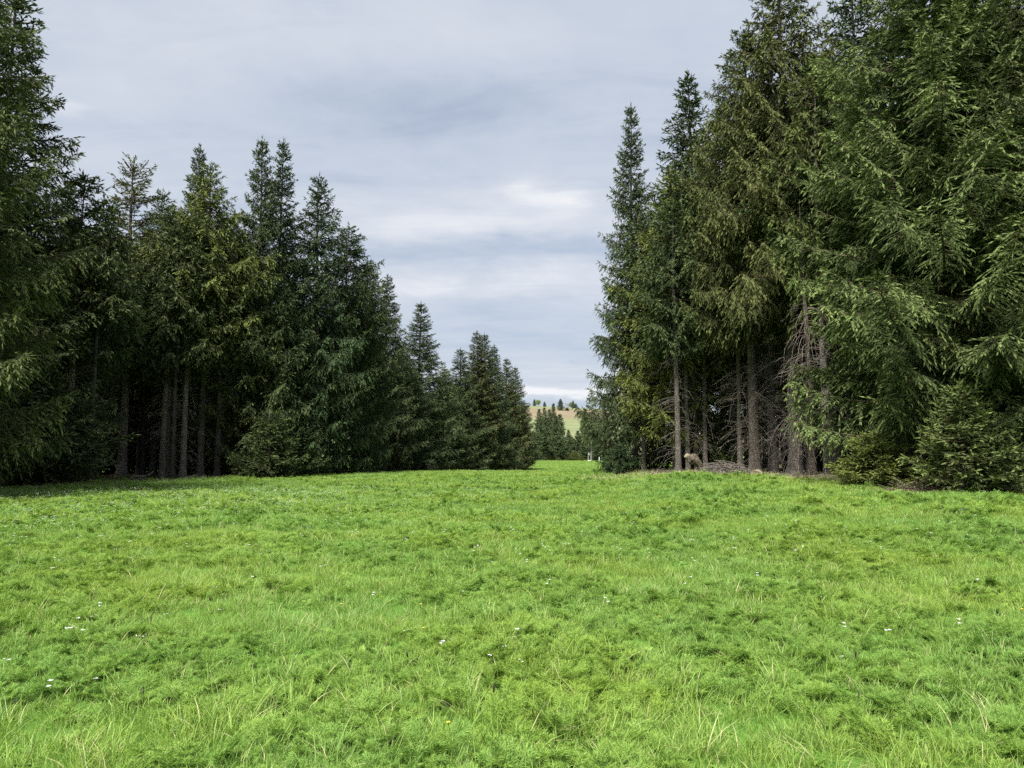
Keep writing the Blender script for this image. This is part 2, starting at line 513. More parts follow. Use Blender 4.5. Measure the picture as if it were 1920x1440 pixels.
    u = (np.arange(q) - first + g.uniform(0.1, 0.9, q)) / ns[ki]
    sb = tp(ki, u)
    tw = norm(D[ki] + np.stack([0 * u, 0 * u, -0.7 * hg[ki] * u], -1))
    s2 = norm(np.cross(tw, np.array([0, 0, 1.0]) + 0.01)) * np.where(g.random(q) < 0.5, -1, 1)[:, None]
    a2 = np.where(u > 0.85, g.normal(0.05, 0.15, q), g.normal(0.62, 0.2, q))
    sd = norm(tw * np.cos(a2)[:, None] + s2 * np.sin(a2)[:, None] + g.normal(0, 0.11, (q, 3)) + np.stack([0 * u, 0 * u, 0.10 - 0.45 * hg[ki]], -1))
    sl = ln * g.uniform(0.7, 1.3, q)
    tone = 0.26 * btone[ti[ki]] + 0.20 * g.random(q) + 0.52 * np.power(u, 1.5) * np.power(ts[ki], 2)  # young tips paler, plus painted contrast: tip highlights over a dark crown interior
    nr = norm(np.array([0, 0, 0.55]) + g.normal(0, 0.6, (q, 3)))
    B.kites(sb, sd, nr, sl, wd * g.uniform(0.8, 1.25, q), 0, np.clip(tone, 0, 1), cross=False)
    # sprigs along the branch itself and at its tip
    nb = np.maximum(3, np.ceil(L * (1 - inner) / (0.06 * sp)).astype(int))
    bi = np.repeat(np.arange(n), nb); q = len(bi)
    us = inner + (1 - inner) * g.random(q)
    us[np.cumsum(nb) - 1] = 0.995
    Tb = bt(bi, us)
    sd = norm(Tb + g.normal(0, 0.42, (q, 3)) * (us < 0.98)[:, None] + np.array([0, 0, 0.12]))
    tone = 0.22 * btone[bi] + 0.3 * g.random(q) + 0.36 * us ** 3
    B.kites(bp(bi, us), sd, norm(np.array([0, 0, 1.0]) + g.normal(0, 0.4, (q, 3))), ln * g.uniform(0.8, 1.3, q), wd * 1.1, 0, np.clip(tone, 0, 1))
    # leader
    q = 26
    zl = H - 1.1 * g.random(q)
    aa = g.uniform(0, 6.28, q)
    sd = np.stack([np.cos(aa) * 0.6, np.sin(aa) * 0.6, np.full(q, 0.8)], -1)
    B.kites(np.stack([0 * zl, 0 * zl, zl], -1), sd, np.stack([-np.sin(aa), np.cos(aa), 0 * aa], -1), ln * 1.2, wd, 0, 0.6)
    B.kites(np.array([[0, 0, H - 0.1]]), np.array([[0, 0, 1.0]]), np.array([[1.0, 0, 0]]), ln * 2, wd, 0, 0.6)
    return B.mesh(name, [NEEDLE, TWIG])


def trunk_mesh(name, seed, H, r0, bend=0.12, sides=12, mat=None):
    g = np.random.default_rng(seed)
    k = 26
    t = np.linspace(0, 1, k) ** 1.35
    z = t * (H - 0.1) - 0.25 * (1 - t)
    a, b = g.uniform(0, 6.28, 2)
    P = np.stack([bend * np.sin(t * 4 + a) * t, bend * np.sin(t * 3.2 + b) * t, z], -1)
    P[:, :2] -= P[0, :2]
    rad = r0 * np.power(1 - t, 0.8) * 0.97 + 0.012 + r0 * 0.55 * np.exp(-np.maximum(z, 0) / 0.28)
    B = Buf()
    B.tubes(P[None], rad[None], sides, 0, 0.5)
    V = B.v[0].reshape(k, sides, 3)
    th = np.arange(sides) / sides * 6.283
    fl = 1 + 0.28 * np.sin(th * 3 + a)[None, :, None] * np.exp(-np.maximum(z, 0) / 0.25)[:, None, None] + g.normal(0, 0.025, (k, sides, 1))
    V = P[:, None] + (V - P[:, None]) * fl
    B.v[0] = V.reshape(-1, 3)
    return B.mesh(name, [mat or BARK], True)


def dead_mesh(name, seed, z0, z1, n, lmin, lmax, droop=0.35, r=0.012, curve=-0.25, spread=None, twigs=5, mat=None, r0=0.0):
    """bare dead branches of a lower trunk"""
    g = np.random.default_rng(seed)
    z = g.uniform(z0, z1, n)
    az = g.uniform(0, 6.283, n) if spread is None else g.normal(spread[0], spread[1], n)
    L = g.uniform(lmin, lmax, n) * np.where(g.random(n) < 0.3, 0.5, 1)
    K = 7
    s = np.linspace(0, 1, K)
    sl = g.normal(0.05, 0.22, n); cu = g.normal(-droop, 0.2, n); sw = g.normal(0, 0.25, n)
    ra = np.stack([np.cos(az), np.sin(az), 0 * az], -1); ta = np.stack([-np.sin(az), np.cos(az), 0 * az], -1)

    def bp(i, s):
        l = L[i]
        return (ra[i] * (l * (s - 0.12 * s * s) + r0)[:, None] + ta[i] * (l * sw[i] * s * s)[:, None]
                + np.stack([0 * s, 0 * s, z[i] + l * (sl[i] * s + cu[i] * s * s + curve * 0.3 * s ** 3)], -1))
    P = bp(np.repeat(np.arange(n), K), np.tile(s, n)).reshape(n, K, 3)
    P[:, 1:-1] += g.normal(0, 0.018, (n, K - 2, 3)) * L[:, None, None]
    B = Buf()
    B.tubes(P, r * (0.5 + 0.6 * L / lmax)[:, None] * (1.05 - 0.8 * s)[None], 3, 0)
    if twigs:
        i = np.repeat(np.arange(n), twigs); m = len(i)
        u = g.uniform(0.3, 0.98, m)
        b = bp(i, u)
        l = L[i] * 0.42 * (1.15 - u) * g.uniform(0.5, 1.3, m)
        sd = np.where(g.random(m) < 0.5, -1, 1)
        d = norm(ra[i] * 0.7 + ta[i] * (sd * 0.8)[:, None] + np.stack([0 * u, 0 * u, g.normal(-0.35, 0.35, m)], -1))
        uu = np.linspace(0, 1, 4)
        Pt = b[:, None] + l[:, None, None] * (d[:, None] * uu[None, :, None] + np.array([0, 0, -0.28])[None, None] * (uu ** 2)[None, :, None])
        Pt[:, 1:] += g.normal(0, 0.03, (m, 3, 3)) * l[:, None, None]
        B.tubes(Pt, np.broadcast_to(r * 0.42 * np.array([1, 0.85, 0.65, 0.4]), (m, 4)), 3, 0)
    return B.mesh(name, [mat or DEAD])


V = {}


def variant(key, H, Rad, r0, dead=None, **kw):
    seed = len(V) * 13 + 5
    V[key] = dict(H=H, R=Rad, crown=spruce_crown('crown', seed, H, Rad, **kw), trunk=trunk_mesh('trunk', seed, H, r0),
                  dead=dead_mesh('dead_branches', seed + 1, **dead) if dead else None)


variant('big', 24, 5.0, 0.30, zb=0.25, power=0.72, cone=0.75, whorl=0.50, nper=7, droop=0.40, hang=0.65, sp=1.14, ln=0.19, wd=0.048, inner=0.12, gap=0.10, irregular=0.42,
        dead=dict(z0=0.5, z1=9, n=60, lmin=0.8, lmax=2.8, droop=0.3))
variant('giant', 25, 4.2, 0.36, zb=8.0, power=0.70, cone=0.75, whorl=0.48, nper=6, droop=0.50, hang=1.0, sp=1.3, ln=0.195, wd=0.058, inner=0.2, gap=0.10,
        dead=dict(z0=1.0, z1=10, n=210, lmin=0.9, lmax=3.0, droop=0.24))
variant('full', 19, 3.2, 0.22, zb=0.3, power=0.86, cone=0.74, whorl=0.42, nper=7, droop=0.42, hang=0.70, sp=1.5, ln=0.195, wd=0.058, inner=0.16,
        dead=dict(z0=0.4, z1=4, n=30, lmin=0.6, lmax=1.6))
variant('dark', 19, 3.1, 0.23, zb=0.9, power=0.82, cone=0.64, whorl=0.48, nper=7, droop=0.52, hang=0.95, sp=1.5, ln=0.195, wd=0.058, inner=0.16, gap=0.10, irregular=0.34,
        dead=dict(z0=0.6, z1=4, n=40, lmin=0.6, lmax=1.7))
variant('olive', 18, 3.3, 0.22, zb=2.4, power=0.88, cone=0.60, whorl=0.46, nper=7, droop=0.40, hang=0.60, sp=1.5, ln=0.195, wd=0.058, inner=0.18, gap=0.12, irregular=0.36,
        dead=dict(z0=0.8, z1=6, n=70, lmin=0.7, lmax=2.3))
variant('open', 18, 3.1, 0.22, zb=7.6, power=0.88, cone=0.58, whorl=0.48, nper=7, droop=0.45, hang=0.75, sp=1.5, ln=0.20, wd=0.057, inner=0.2, gap=0.14, irregular=0.36,
        dead=dict(z0=2.0, z1=9, n=100, lmin=0.7, lmax=2.3))
variant('slim', 19, 2.6, 0.20, zb=0.8, power=0.92, cone=0.72, whorl=0.42, nper=7, droop=0.42, hang=0.75, sp=1.45, ln=0.20, wd=0.057, inner=0.15, gap=0.1)
variant('round', 17, 3.1, 0.22, zb=0.7, power=0.60, cone=0.50, whorl=0.46, nper=7, droop=0.42, hang=0.7, sp=1.5, ln=0.20, wd=0.057, inner=0.16, irregular=0.40, gap=0.10, top_up=0.3)
variant('sparse', 18, 2.3, 0.24, zb=5.4, power=0.62, cone=0.9, whorl=0.50, nper=6, droop=0.38, hang=0.45, sp=1.3, ln=0.17, wd=0.05, inner=0.22, gap=0.22, irregular=0.5, top_up=0.8,
        dead=dict(z0=2.0, z1=8, n=60, lmin=0.5, lmax=1.7))
variant('inner', 16, 2.4, 0.19, zb=7.4, power=0.75, cone=0.6, whorl=0.55, nper=6, droop=0.45, hang=0.8, sp=1.6, ln=0.23, wd=0.065, gap=0.12, inner=0.12,
        dead=dict(z0=1.2, z1=8, n=85, lmin=0.6, lmax=2.1, r=0.011))
variant('inner_thin', 14, 1.9, 0.11, zb=6.4, power=0.75, cone=0.6, whorl=0.55, nper=6, droop=0.45, hang=0.8, sp=1.6, ln=0.22, wd=0.062, gap=0.12, inner=0.1,
        dead=dict(z0=0.9, z1=7, n=70, lmin=0.5, lmax=1.6, r=0.009))
variant('far', 18, 3.0, 0.20, zb=0.8, power=0.75, cone=0.75, whorl=0.65, nper=7, droop=0.4, hang=0.75, sp=2.4, ln=0.36, wd=0.16, gap=0.08, inner=0.1)
variant('far_high', 18, 2.6, 0.18, zb=4.0, power=0.8, cone=0.7, whorl=0.6, nper=7, droop=0.4, hang=0.7, sp=2.4, ln=0.36, wd=0.15, gap=0.08, inner=0.1)
variant('far_gappy', 20, 3.2, 0.20, zb=4.0, power=0.75, cone=0.8, whorl=0.85, nper=6, droop=0.25, hang=0.45, sp=2.4, ln=0.34, wd=0.14, gap=0.25, irregular=0.5, inner=0.12)
variant('young', 2.8, 1.05, 0.045, zb=0.12, power=0.9, cone=0.95, whorl=0.2, nper=6, droop=0.15, hang=0.25, sp=0.9, ln=0.11, wd=0.036, inner=0.08, top_up=0.7)
variant('shrubby', 3.2, 1.9, 0.06, zb=0.15, power=0.75, cone=0.9, whorl=0.25, nper=6, droop=0.15, hang=0.30, sp=1.0, ln=0.15, wd=0.048, inner=0.12, top_up=0.6)


def tree(key, px, Y, top=None, H=None, label=None, rot=None, wide=1.0, tint=(1, 1, 1), btint=(1, 1, 1), group=None, x=None,
         cat='spruce', name='spruce_tree', dead=True, base_py=880, sink=0.05):
    v = V[key]
    if key in ('full', 'dark', 'olive', 'open', 'slim', 'round'): wide *= 0.82
    X = pix_x(px, base_py, Y) if x is None else x
    z = hz(X, Y) - sink
    if H is None: H = pix_z(top, Y) - z
    r = empty(name, (X, Y, z), rnd.uniform(0, 6.28) if rot is None else rot, label, cat, group)
    sz = H / v['H']; sxy = wide * (0.5 + 0.5 * sz) if key not in ('young', 'shrubby') else wide * sz
    for nm, me in (('trunk', v['trunk']), ('crown', v['crown']), ('dead_branches', v['dead'] if dead else None)):
        if me is None: continue
        o = obj(nm, me, r); o.scale = (sxy, sxy, sz)
        o.color = (*(tint if nm == 'crown' else btint), 1.0)
        if nm == 'dead_branches': o['kind'] = 'stuff'
    return r


OL = (1.2, 1.12, 0.85); DK = (0.80, 0.90, 0.90); GR = (1.05, 1.02, 1.05); LT = (1.45, 1.30, 0.95); MID = (1.0, 1.0, 0.95); BL = (0.85, 1.0, 1.1)

# ---- left wood, front row (px, distance, px row of the top)
tree('big', -205, 24, top=-330, label='tall near spruce cut by the photo edge beside the left wood, boughs reaching in', rot=0.4, wide=0.84, tint=(1.25, 1.2, 0.95))
tree('full', -25, 33, top=-30, label='broad spruce at the near end of the left wood, sloping against the sky', rot=2.2, wide=1.40, tint=(1.0, 0.98, 0.9))
tree('full', 100, 38, top=335, label='spruce with foliage to the ground between the broad near spruce and the bare trunks', rot=1.0, wide=1.0, tint=MID)
tree('sparse', 228, 43, top=296, label='thin topped spruce with wispy crown and thick bare trunk in the left wood', tint=(1.5, 1.25, 1.0), btint=(1.5, 1.5, 1.5), wide=1.1)
tree('open', 285, 47, top=358, label='dark blunt spruce just behind the wispy topped spruce', tint=DK)
tree('slim', 352, 49, top=274, label='dark spire rising behind the yellow green spruce of the left wood', tint=DK)
tree('open', 312, 42.5, top=440, label='grey green spruce with bare twiggy lower trunk, beside the wispy topped spruce', tint=(1.15, 1.05, 0.95), wide=0.9)
tree('open', 375, 44, top=308, label='yellow green spruce with lit crown and grey dead twigs below', tint=(1.6, 1.5, 0.9), wide=1.12)
tree('olive', 445, 46, top=430, label='olive spruce of medium height between the yellow green spruce and the twin spires', tint=OL, wide=1.05)
tree('full', 474, 46, top=260, label='first of the twin dark spires, tallest of the left wood', tint=(0.95, 0.98, 0.9), wide=0.95)
tree('full', 515, 48, top=264, label='second of the twin dark spires, bluish, next to the tallest one', tint=DK, wide=0.95)
tree('dark', 587, 50, top=328, label='dark pointed spruce with drooping curtain boughs beyond the twin spires', tint=(0.75, 0.92, 0.85), wide=1.15)
tree('round', 645, 54, top=420, label='blackish round topped spruce leaning beside the pointed curtain spruce', tint=(0.75, 0.85, 0.75), wide=1.0)
tree('round', 682, 58, top=486, label='lower dark shoulder of foliage, bushy spruce below the round topped spruce', tint=(0.8, 0.88, 0.8), wide=0.78)
tree('slim', 722, 68, top=517, label='slender spruce with thin pale tip standing past the round topped spruce', tint=MID, wide=1.35)
tree('full', 786, 78, top=568, label='spruce with a clean pointed tip standing alone above its neighbours', tint=(0.95, 1.0, 0.95), wide=1.5)
tree('dark', 755, 74, top=660, label='short bushy spruce under the slender pale tipped one', tint=DK, wide=1.5)
tree('full', 832, 88, top=690, label='low full spruce in the dip of the left treeline', tint=MID, wide=1.5)
tree('full', 862, 94, top=654, label='first spruce after the dip of the left treeline', tint=(0.95, 1.0, 0.9), wide=1.5)
tree('slim', 893, 99, top=622, label='tall brown tipped spruce near the far end of the left treeline', tint=(1.15, 1.0, 0.85), wide=1.6)
tree('full', 908, 102, top=626, label='companion spruce touching the tall brown tipped one', tint=MID, wide=1.4)
tree('slim', 926, 108, top=648, label='narrow spruce just past the tall brown tipped pair', tint=BL, wide=1.5)
tree('full', 950, 122, top=672, label='spruce with reddish tip second from the far end of the left treeline', tint=(1.15, 1.05, 0.9), wide=1.4)
tree('full', 966, 127, top=688, label='last tall spruce at the far end of the left treeline', tint=(0.95, 1.0, 0.9), wide=1.4)
tree('round', 980, 131, top=752, label='short rounded spruce closing the far end of the left treeline', tint=MID, wide=0.85)
tree('slim', 742, 88, top=640, label='spruce top peeping over behind the short bushy spruce', tint=BL)
tree('slim', 425, 55, top=398, label='small spire peeping up behind the olive spruce', tint=DK)
tree('slim', 165, 50, top=470, label='half hidden spruce behind the ground reaching spruce of the left wood', tint=MID)
tree('young', 505, 43.5, H=4.2, label='low bushy young spruce spilling onto the grass under the twin spires', tint=(0.95, 1.0, 0.8), wide=1.1)
tree('young', 560, 46.5, H=3.6, label='small young spruce at the wood edge under the curtain boughs', tint=(0.85, 0.95, 0.8))
tree('shrubby', 70, 33.5, H=5.0, label='bushy young spruce filling the foot of the broad near spruce', tint=MID)
tree('young', 690, 62.5, H=4.5, label='low dark young spruce at the foot of the bushy shoulder', tint=DK)
tree('young', 790, 76, H=3.5, label='low young spruce beside a pale stump at the meadow edge', tint=DK)
tree('young', 890, 96, H=5.0, label='low young spruce at the foot of the tall brown tipped spruce', tint=DK)

for px, Y, H, bt, lab in ((127, 36, 15, 1.5, 'short visible pale trunk at the edge of the broad near spruce'),
                          (176, 45, 15, 0.6, 'black shaded trunk left of the wispy topped spruce'),
                          (304, 42.0, 15, 1.0, 'slim straight trunk just past the thick wispy topped one'),
                          (322, 44, 15, 0.9, 'slim trunk hung with grey dead twigs'),
                          (343, 42.6, 15, 1.15, 'brown trunk below the grey dead twigs'),
                          (406, 44.5, 15, 0.6, 'dark thick trunk in the shade under the yellow green spruce')):
    tree('inner', px, Y, H=H, label=lab, btint=(bt * 1.6,) * 3, tint=(1.1, 1.05, 0.9), base_py=892)  # bark tint raised so these front trunks look lit

# ---- right wood, front row
tree('full', 1192, 43, top=198, label='dark spire at the open end of the right wood', tint=(0.92, 0.95, 0.88), wide=0.86, rot=2.5)
tree('slim', 1304, 45, top=138, label='tallest dark spire standing back beyond the bright green spruce', tint=(0.9, 0.95, 0.9), wide=1.45)
tree('olive', 1268, 39, top=312, label='bright yellow green spruce in front of the dark spires of the right wood', tint=(1.65, 1.5, 0.85), wide=1.05, rot=3.6)
tree('open', 1375, 38, top=200, label='olive spruce with a pale twig tip beside the giant hanging spruce', tint=(1.35, 1.2, 0.9), wide=1.15)
tree('giant', 1492, 32.5, top=-70, label='giant spruce with hanging brownish twigs and thick trunk in the right wood', tint=(1.3, 1.15, 0.88), wide=0.88, rot=1.1)
tree('giant', 1416, 34, top=60, label='straight thick trunked spruce between the giant spruce and the leaning snag', tint=(1.15, 1.05, 0.8), wide=0.8, btint=(1.1, 1.05, 1))
tree('big', 1775, 24.5, top=-260, label='huge spruce with layered bright boughs down to the grass', tint=(1.6, 1.62, 1.25), wide=0.88, rot=2.9)
tree('big', 2010, 22.5, top=-300, label='near spruce cut by the photo edge, dark hollow under its boughs', tint=(1.25, 1.2, 0.95), wide=0.85, rot=4.4)
tree('inner', 1272, 35.5, H=13, label='thin grey trunk with dead side twigs right behind the leaning snag', tint=(0.9, 0.95, 0.8), btint=(1.2, 1.2, 1.2), wide=0.85)
tree('inner', 1552, 29.5, H=17, label='pale lichen grey trunk half covered by bright boughs', tint=(1.2, 1.15, 0.8), btint=(2.4, 2.4, 2.4), wide=0.8)
tree('inner', 1520, 33.2, H=17, label='dark trunk close behind the giant spruce', btint=(0.7, 0.7, 0.7))
tree('dark', 1640, 36, top=-60, label='dark spruce deep behind the huge layered spruce', tint=DK, wide=1.2)
tree('shrubby', 1162, 39.5, H=1.75, label='small dark round young spruce alone on the bank before the right wood', tint=(0.7, 0.85, 0.85), wide=0.9)
tree('shrubby', 1640, 23.4, H=1.7, label='low spreading young spruce with yellow boughs touching the grass', tint=(1.9, 1.75, 1.0), wide=1.25)
tree('young', 1808, 21.0, H=3.1, label='dense pointed young spruce at the foot of the huge layered spruce', tint=(1.55, 1.5, 1.1), wide=1.15)
tree('young', 1880, 20.6, H=2.2, label='tiny spruce among dead twigs by the dark hollow', tint=(1.1, 1.1, 0.9))
tree('shrubby', 1352, 38, H=2.8, label='thin young spruce growing behind the brush pile', tint=(1.0, 1.05, 0.8), wide=0.7)

# ---- trunks and crowns inside the woods
gi = np.random.default_rng(5)


def fill_wood(n, edge, side, y0, y1, d0, d1, label, group, mind=2.6, thin=0.4, keep=None, hr=(12, 15)):
    pts = []
    tries = 0
    while len(pts) < n and tries < 6000:
        tries += 1
        y = gi.uniform(y0, y1); x = float(edge(y)) + side * gi.uniform(d0, d1)
        if keep and not keep(x, y): continue
        if any((x - a) ** 2 + (y - b) ** 2 < mind ** 2 for a, b in pts): continue
        pts.append((x, y))
    for x, y in pts:
        k = 'inner_thin' if gi.random() < thin else 'inner'
        tree(k, 0, y, H=gi.uniform(*hr), x=x, label=label, group=group, tint=(0.9, 0.95, 0.85), btint=(0.8,) * 3, cat='spruce')


fill_wood(46, left_edge, -1, 30, 74, 2.0, 15, 'shaded bare trunked spruce inside the left wood', 'inner spruces of the left wood', 2.8)
fill_wood(14, left_edge, -1, 74, 130, 3.0, 14, 'shaded bare trunked spruce inside the left wood', 'inner spruces of the left wood', 4.5)
fill_wood(70, right_edge, 1, 25, 62, 2.2, 24, 'shaded bare trunked spruce inside the right wood', 'inner spruces of the right wood', 2.2, 0.5, hr=(14, 18))
fill_wood(14, right_edge, 1, 62, 110, 2.5, 14, 'shaded bare trunked spruce inside the right wood', 'inner spruces of the right wood', 4.0)
for i in range(16):
    y = 36 + i * 2.6 + gi.uniform(-0.8, 0.8); x = float(left_edge(y)) - gi.uniform(13.5, 18)
    tree('far', 0, y, H=gi.uniform(9, 12), x=x, label='low dark spruce closing the back of the left wood behind the trunks', group='dark spruces at the back of the left wood', tint=DK)
for px, Y, H, bt, lab in ((1290, 37.0, 15, 1.7, 'slender trunk standing just behind the leaning snag'),
                          (1307, 37.8, 15, 1.3, 'second slender trunk behind the leaning snag, darker'),
                          (1323, 37.2, 15, 1.6, 'slender trunk rising behind the near side of the brush pile'),
                          (1388, 35.6, 15, 1.8, 'slender pale trunk between the brush pile and the straight thick trunk'),
                          (1446, 35.0, 15, 1.6, 'slender trunk in the gap between the two thick trunks of the right wood'),
                          (1207, 40.5, 14, 1.7, 'trunk showing under the boughs of the open end spire')):
    tree('inner_thin', px, Y, H=H, label=lab, btint=(bt,) * 3, tint=(0.95, 1.0, 0.85))  # brighter bark tint stands in for light falling on the trunks
# wood beyond the clearing behind the left wood
for i in range(26):
    x, y = -62 - gi.uniform(0, 22), 40 + i * 5.2 + gi.uniform(-2, 2)
    tree('far', 0, y, H=gi.uniform(14, 18), x=x, label='spruce across the clearing behind the left wood', group='spruces across the clearing', tint=DK)
# wood deep behind the right wood
for i in range(22):
    x, y = 48 + gi.uniform(0, 14), 20 + i * 4.6 + gi.uniform(-2, 2)
    tree('far', 0, y, H=gi.uniform(15, 19), x=x, label='spruce deep inside the right wood behind the trunks', group='deep spruces of the right wood', tint=DK)
for i in range(16):
    x, y = 20 + i * 1.9 + gi.uniform(-1, 1), 64 + i * 3 + gi.uniform(-3, 3)
    tree('far', 0, y, H=gi.uniform(14, 18), x=x + 6, label='spruce along the hidden back edge of the right wood', group='back spruces of the right wood', tint=DK)

# ---- far end of the meadow
FT = (1.15, 1.2, 1.2)  # tint for far crowns, lightened in the colour in place of haze
for k, px, Y, top, w, lab in (
        ('far_high', 1011, 252, 768, 0.9, 'nearest of the high crowned spruces closing the meadow, with pale trunk'),
        ('far_high', 1021, 258, 765, 0.8, 'second high crowned spruce at the far meadow end, reddish tip'),
        ('far', 1030, 266, 768, 0.8, 'dark spruce beside the tallest of the far group'),
        ('far', 1038, 270, 757, 0.7, 'tallest narrow dark spruce of the far group'),
        ('far_high', 1043, 252, 780, 1.0, 'high crowned spruce with pale trunk in the middle of the far group'),
        ('far', 1050, 262, 777, 1.0, 'last full spruce of the far group before the gap'),
        ('far', 1066, 276, 806, 0.8, 'small dark spruce in the far gap below the hill'),
        ('far', 1076, 282, 822, 0.8, 'smallest spruce in the far gap below the hill'),
        ('far', 1084, 276, 808, 0.9, 'medium spruce in the far gap beside the gappy tall one'),
        ('far_gappy', 1109, 246, 730, 0.95, 'tall gappy spruce standing free at the far meadow end'),
        ('far', 1097, 300, 766, 0.9, 'bluish spruce behind the tall gappy one'),
        ('far', 1122, 262, 778, 1.0, 'dim spruce just beyond the tall gappy one'),
        ('far', 1135, 258, 770, 1.0, 'dim spruce at the hidden corner of the far meadow'),
        ('far', 1094, 262, 825, 0.8, 'low spruce under the bluish one')):
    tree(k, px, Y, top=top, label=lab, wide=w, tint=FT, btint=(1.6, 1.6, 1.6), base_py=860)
for i in range(48):
    px = 990 + i * 3.6 + gi.uniform(-2, 2)
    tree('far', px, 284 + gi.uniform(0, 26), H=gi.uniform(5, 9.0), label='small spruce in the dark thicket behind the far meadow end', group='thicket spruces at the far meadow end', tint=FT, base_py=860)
for i, (px, H) in enumerate(((1003, 1.6), (1022, 1.3), (1034, 1.8), (1048, 1.4), (1071, 2.6), (1078, 3.2), (1090, 1.6), (1116, 1.5))):
    tree('shrubby', px, 250 + gi.uniform(0, 6), H=H, label='low bush along the far edge of the meadow', group='bushes along the far meadow edge', tint=(1.5, 1.45, 1.0), base_py=860, name='bush', cat='bush')


# ---- hilltop trees
def broadleaf(px, Y, H, label, col, rad=0.4, bare=False, name='broadleaf_tree'):
    g = np.random.default_rng(int(px))
    X = pix_x(px, 765, Y); z = hz(X, Y) - 0.2
    r = empty(name, (X, Y, z), 0, label, 'tree')
    tb = Buf()
    tb.tubes(np.array([[[0, 0, 0], [0.05, 0, H * 0.25], [0, 0.1, H * 0.6]]]) , np.array([[0.25, 0.2, 0.08]]), 6, 0)
    n = 16
    az = g.uniform(0, 6.28, n); z0 = g.uniform(0.2, 0.55, n) * H
    L = H * rad * g.uniform(0.6, 1.1, n)
    ra = np.stack([np.cos(az), np.sin(az), 0.9 + 0 * az], -1)
    b = np.stack([0 * z0, 0 * z0, z0], -1)
    s = np.linspace(0, 1, 4)
    tb.tubes(b[:, None] + ra[:, None] * (L[:, None, None] * s[None, :, None]) * np.array([1, 1, 0.75]), np.broadcast_to(np.array([0.10, 0.08, 0.05, 0.025]), (n, 4)), 3, 0)
    if bare:
        m = 160
        i = g.integers(0, n, m); u = g.uniform(0.3, 1, m)
        bb = b[i] + ra[i] * (L[i] * u)[:, None] * np.array([1, 1, 0.75])
        d = norm(ra[i] + g.normal(0, 0.7, (m, 3)))
        tb.tubes(bb[:, None] + d[:, None] * (s * 1.3)[None, :, None], np.broadcast_to(np.array([0.04, 0.035, 0.03, 0.02]), (m, 4)), 3, 0)
    obj('trunk', tb.mesh('trunk', [DEAD], True), r).color = (1.3, 1.25, 1.3, 1)
    if not bare:
        cb = Buf()
        m = 2200
        c = g.normal(0, 1, (28, 3)); c = norm(c) * g.uniform(0.3, 1, (28, 1)) ** 0.5
        c = c * np.array([H * rad, H * rad, H * 0.36]) + np.array([0, 0, H * 0.60])
        i = g.integers(0, 28, m)
        p = c[i] + g.normal(0, H * 0.07, (m, 3))
        cb.kites(p, g.normal(0, 1, (m, 3)), norm(g.normal(0, 1, (m, 3))), 0.42, 0.3, 0, g.random(m), cross=False)
        o = obj('crown', cb.mesh('crown', [LEAF]), r); o.color = (*col, 1)
    return r


tree('far', 1002, 905, H=8, label='small dark spruce on the hill crest beside a pale green tree', base_py=765, tint=FT, wide=1.1)
broadleaf(1009, 900, 8, 'pale green leafy tree on the hill crest', (1.0, 0.98, 0.9), 0.38)
tree('far', 1051, 800, H=12, label='dark full spruce standing alone on the hill slope', base_py=768, tint=(0.9, 1.0, 1.15), wide=1.5)
broadleaf(1066, 800, 10.5, 'bare pinkish tree on the hill slope beside the lone dark spruce', (1, 1, 1), 0.45, True, 'bare_tree')
broadleaf(1070, 880, 6.5, 'yellow green leafy tree behind the bare pinkish tree', (1.0, 0.9, 0.6), 0.35)
tree('far', 1074.5, 880, H=8.5, label='small dark spruce on the crest past the bare pinkish tree', base_py=768, tint=FT, wide=1.1)
tree('far', 1079, 890, H=4, label='tiny dark spruce on the crest, lowest of the hill trees', base_py=768, tint=FT)
tree('far', 1063, 795, H=3.5, label='tiny spruce at the foot of the bare pinkish tree', base_py=770, tint=FT, wide=1.4)
tree('far', 1021, 880, H=6, label='small spire on the hill crest above the far group', base_py=765, tint=FT)

# ------------------------------------------------------------------ wood at the meadow edges
def lumpy_tube(B, P, rad, sides, seed, amp, mi=0):
    g = np.random.default_rng(seed)
    P = np.asarray(P, float); k = 18
    t = np.linspace(0, 1, len(P)); tn = np.linspace(0, 1, k)
    Pi = np.stack([np.interp(tn, t, P[:, j]) for j in range(3)], -1)
    for _ in range(2): Pi[1:-1] = (Pi[:-2] + 2 * Pi[1:-1] + Pi[2:]) / 4
    ri = np.interp(tn, t, rad)
    B2 = Buf(); B2.tubes(Pi[None], ri[None], sides, mi)
    Vv = B2.v[0].reshape(k, sides, 3)
    ridge = 1 + amp * np.sin(np.arange(sides) * 2.1 + g.uniform(0, 6))[None, :, None] * 0.6 + g.normal(0, amp * 0.6, (k, sides, 1))
    Vv = Pi[:, None] + (Vv - Pi[:, None]) * ridge
    B.put(Vv, B2.q[0], mi)
    for e in (0, k - 1):
        ring = Vv[e]; c = ring.mean(0)
        B.put(np.vstack([ring, c]), [[j, (j + 1) % sides, (j + 2) % sides, sides] for j in range(0, sides, 2)], mi)


def at(px, Y, py=880):
    X = pix_x(px, py, Y)
    return X, Y, hz(X, Y)


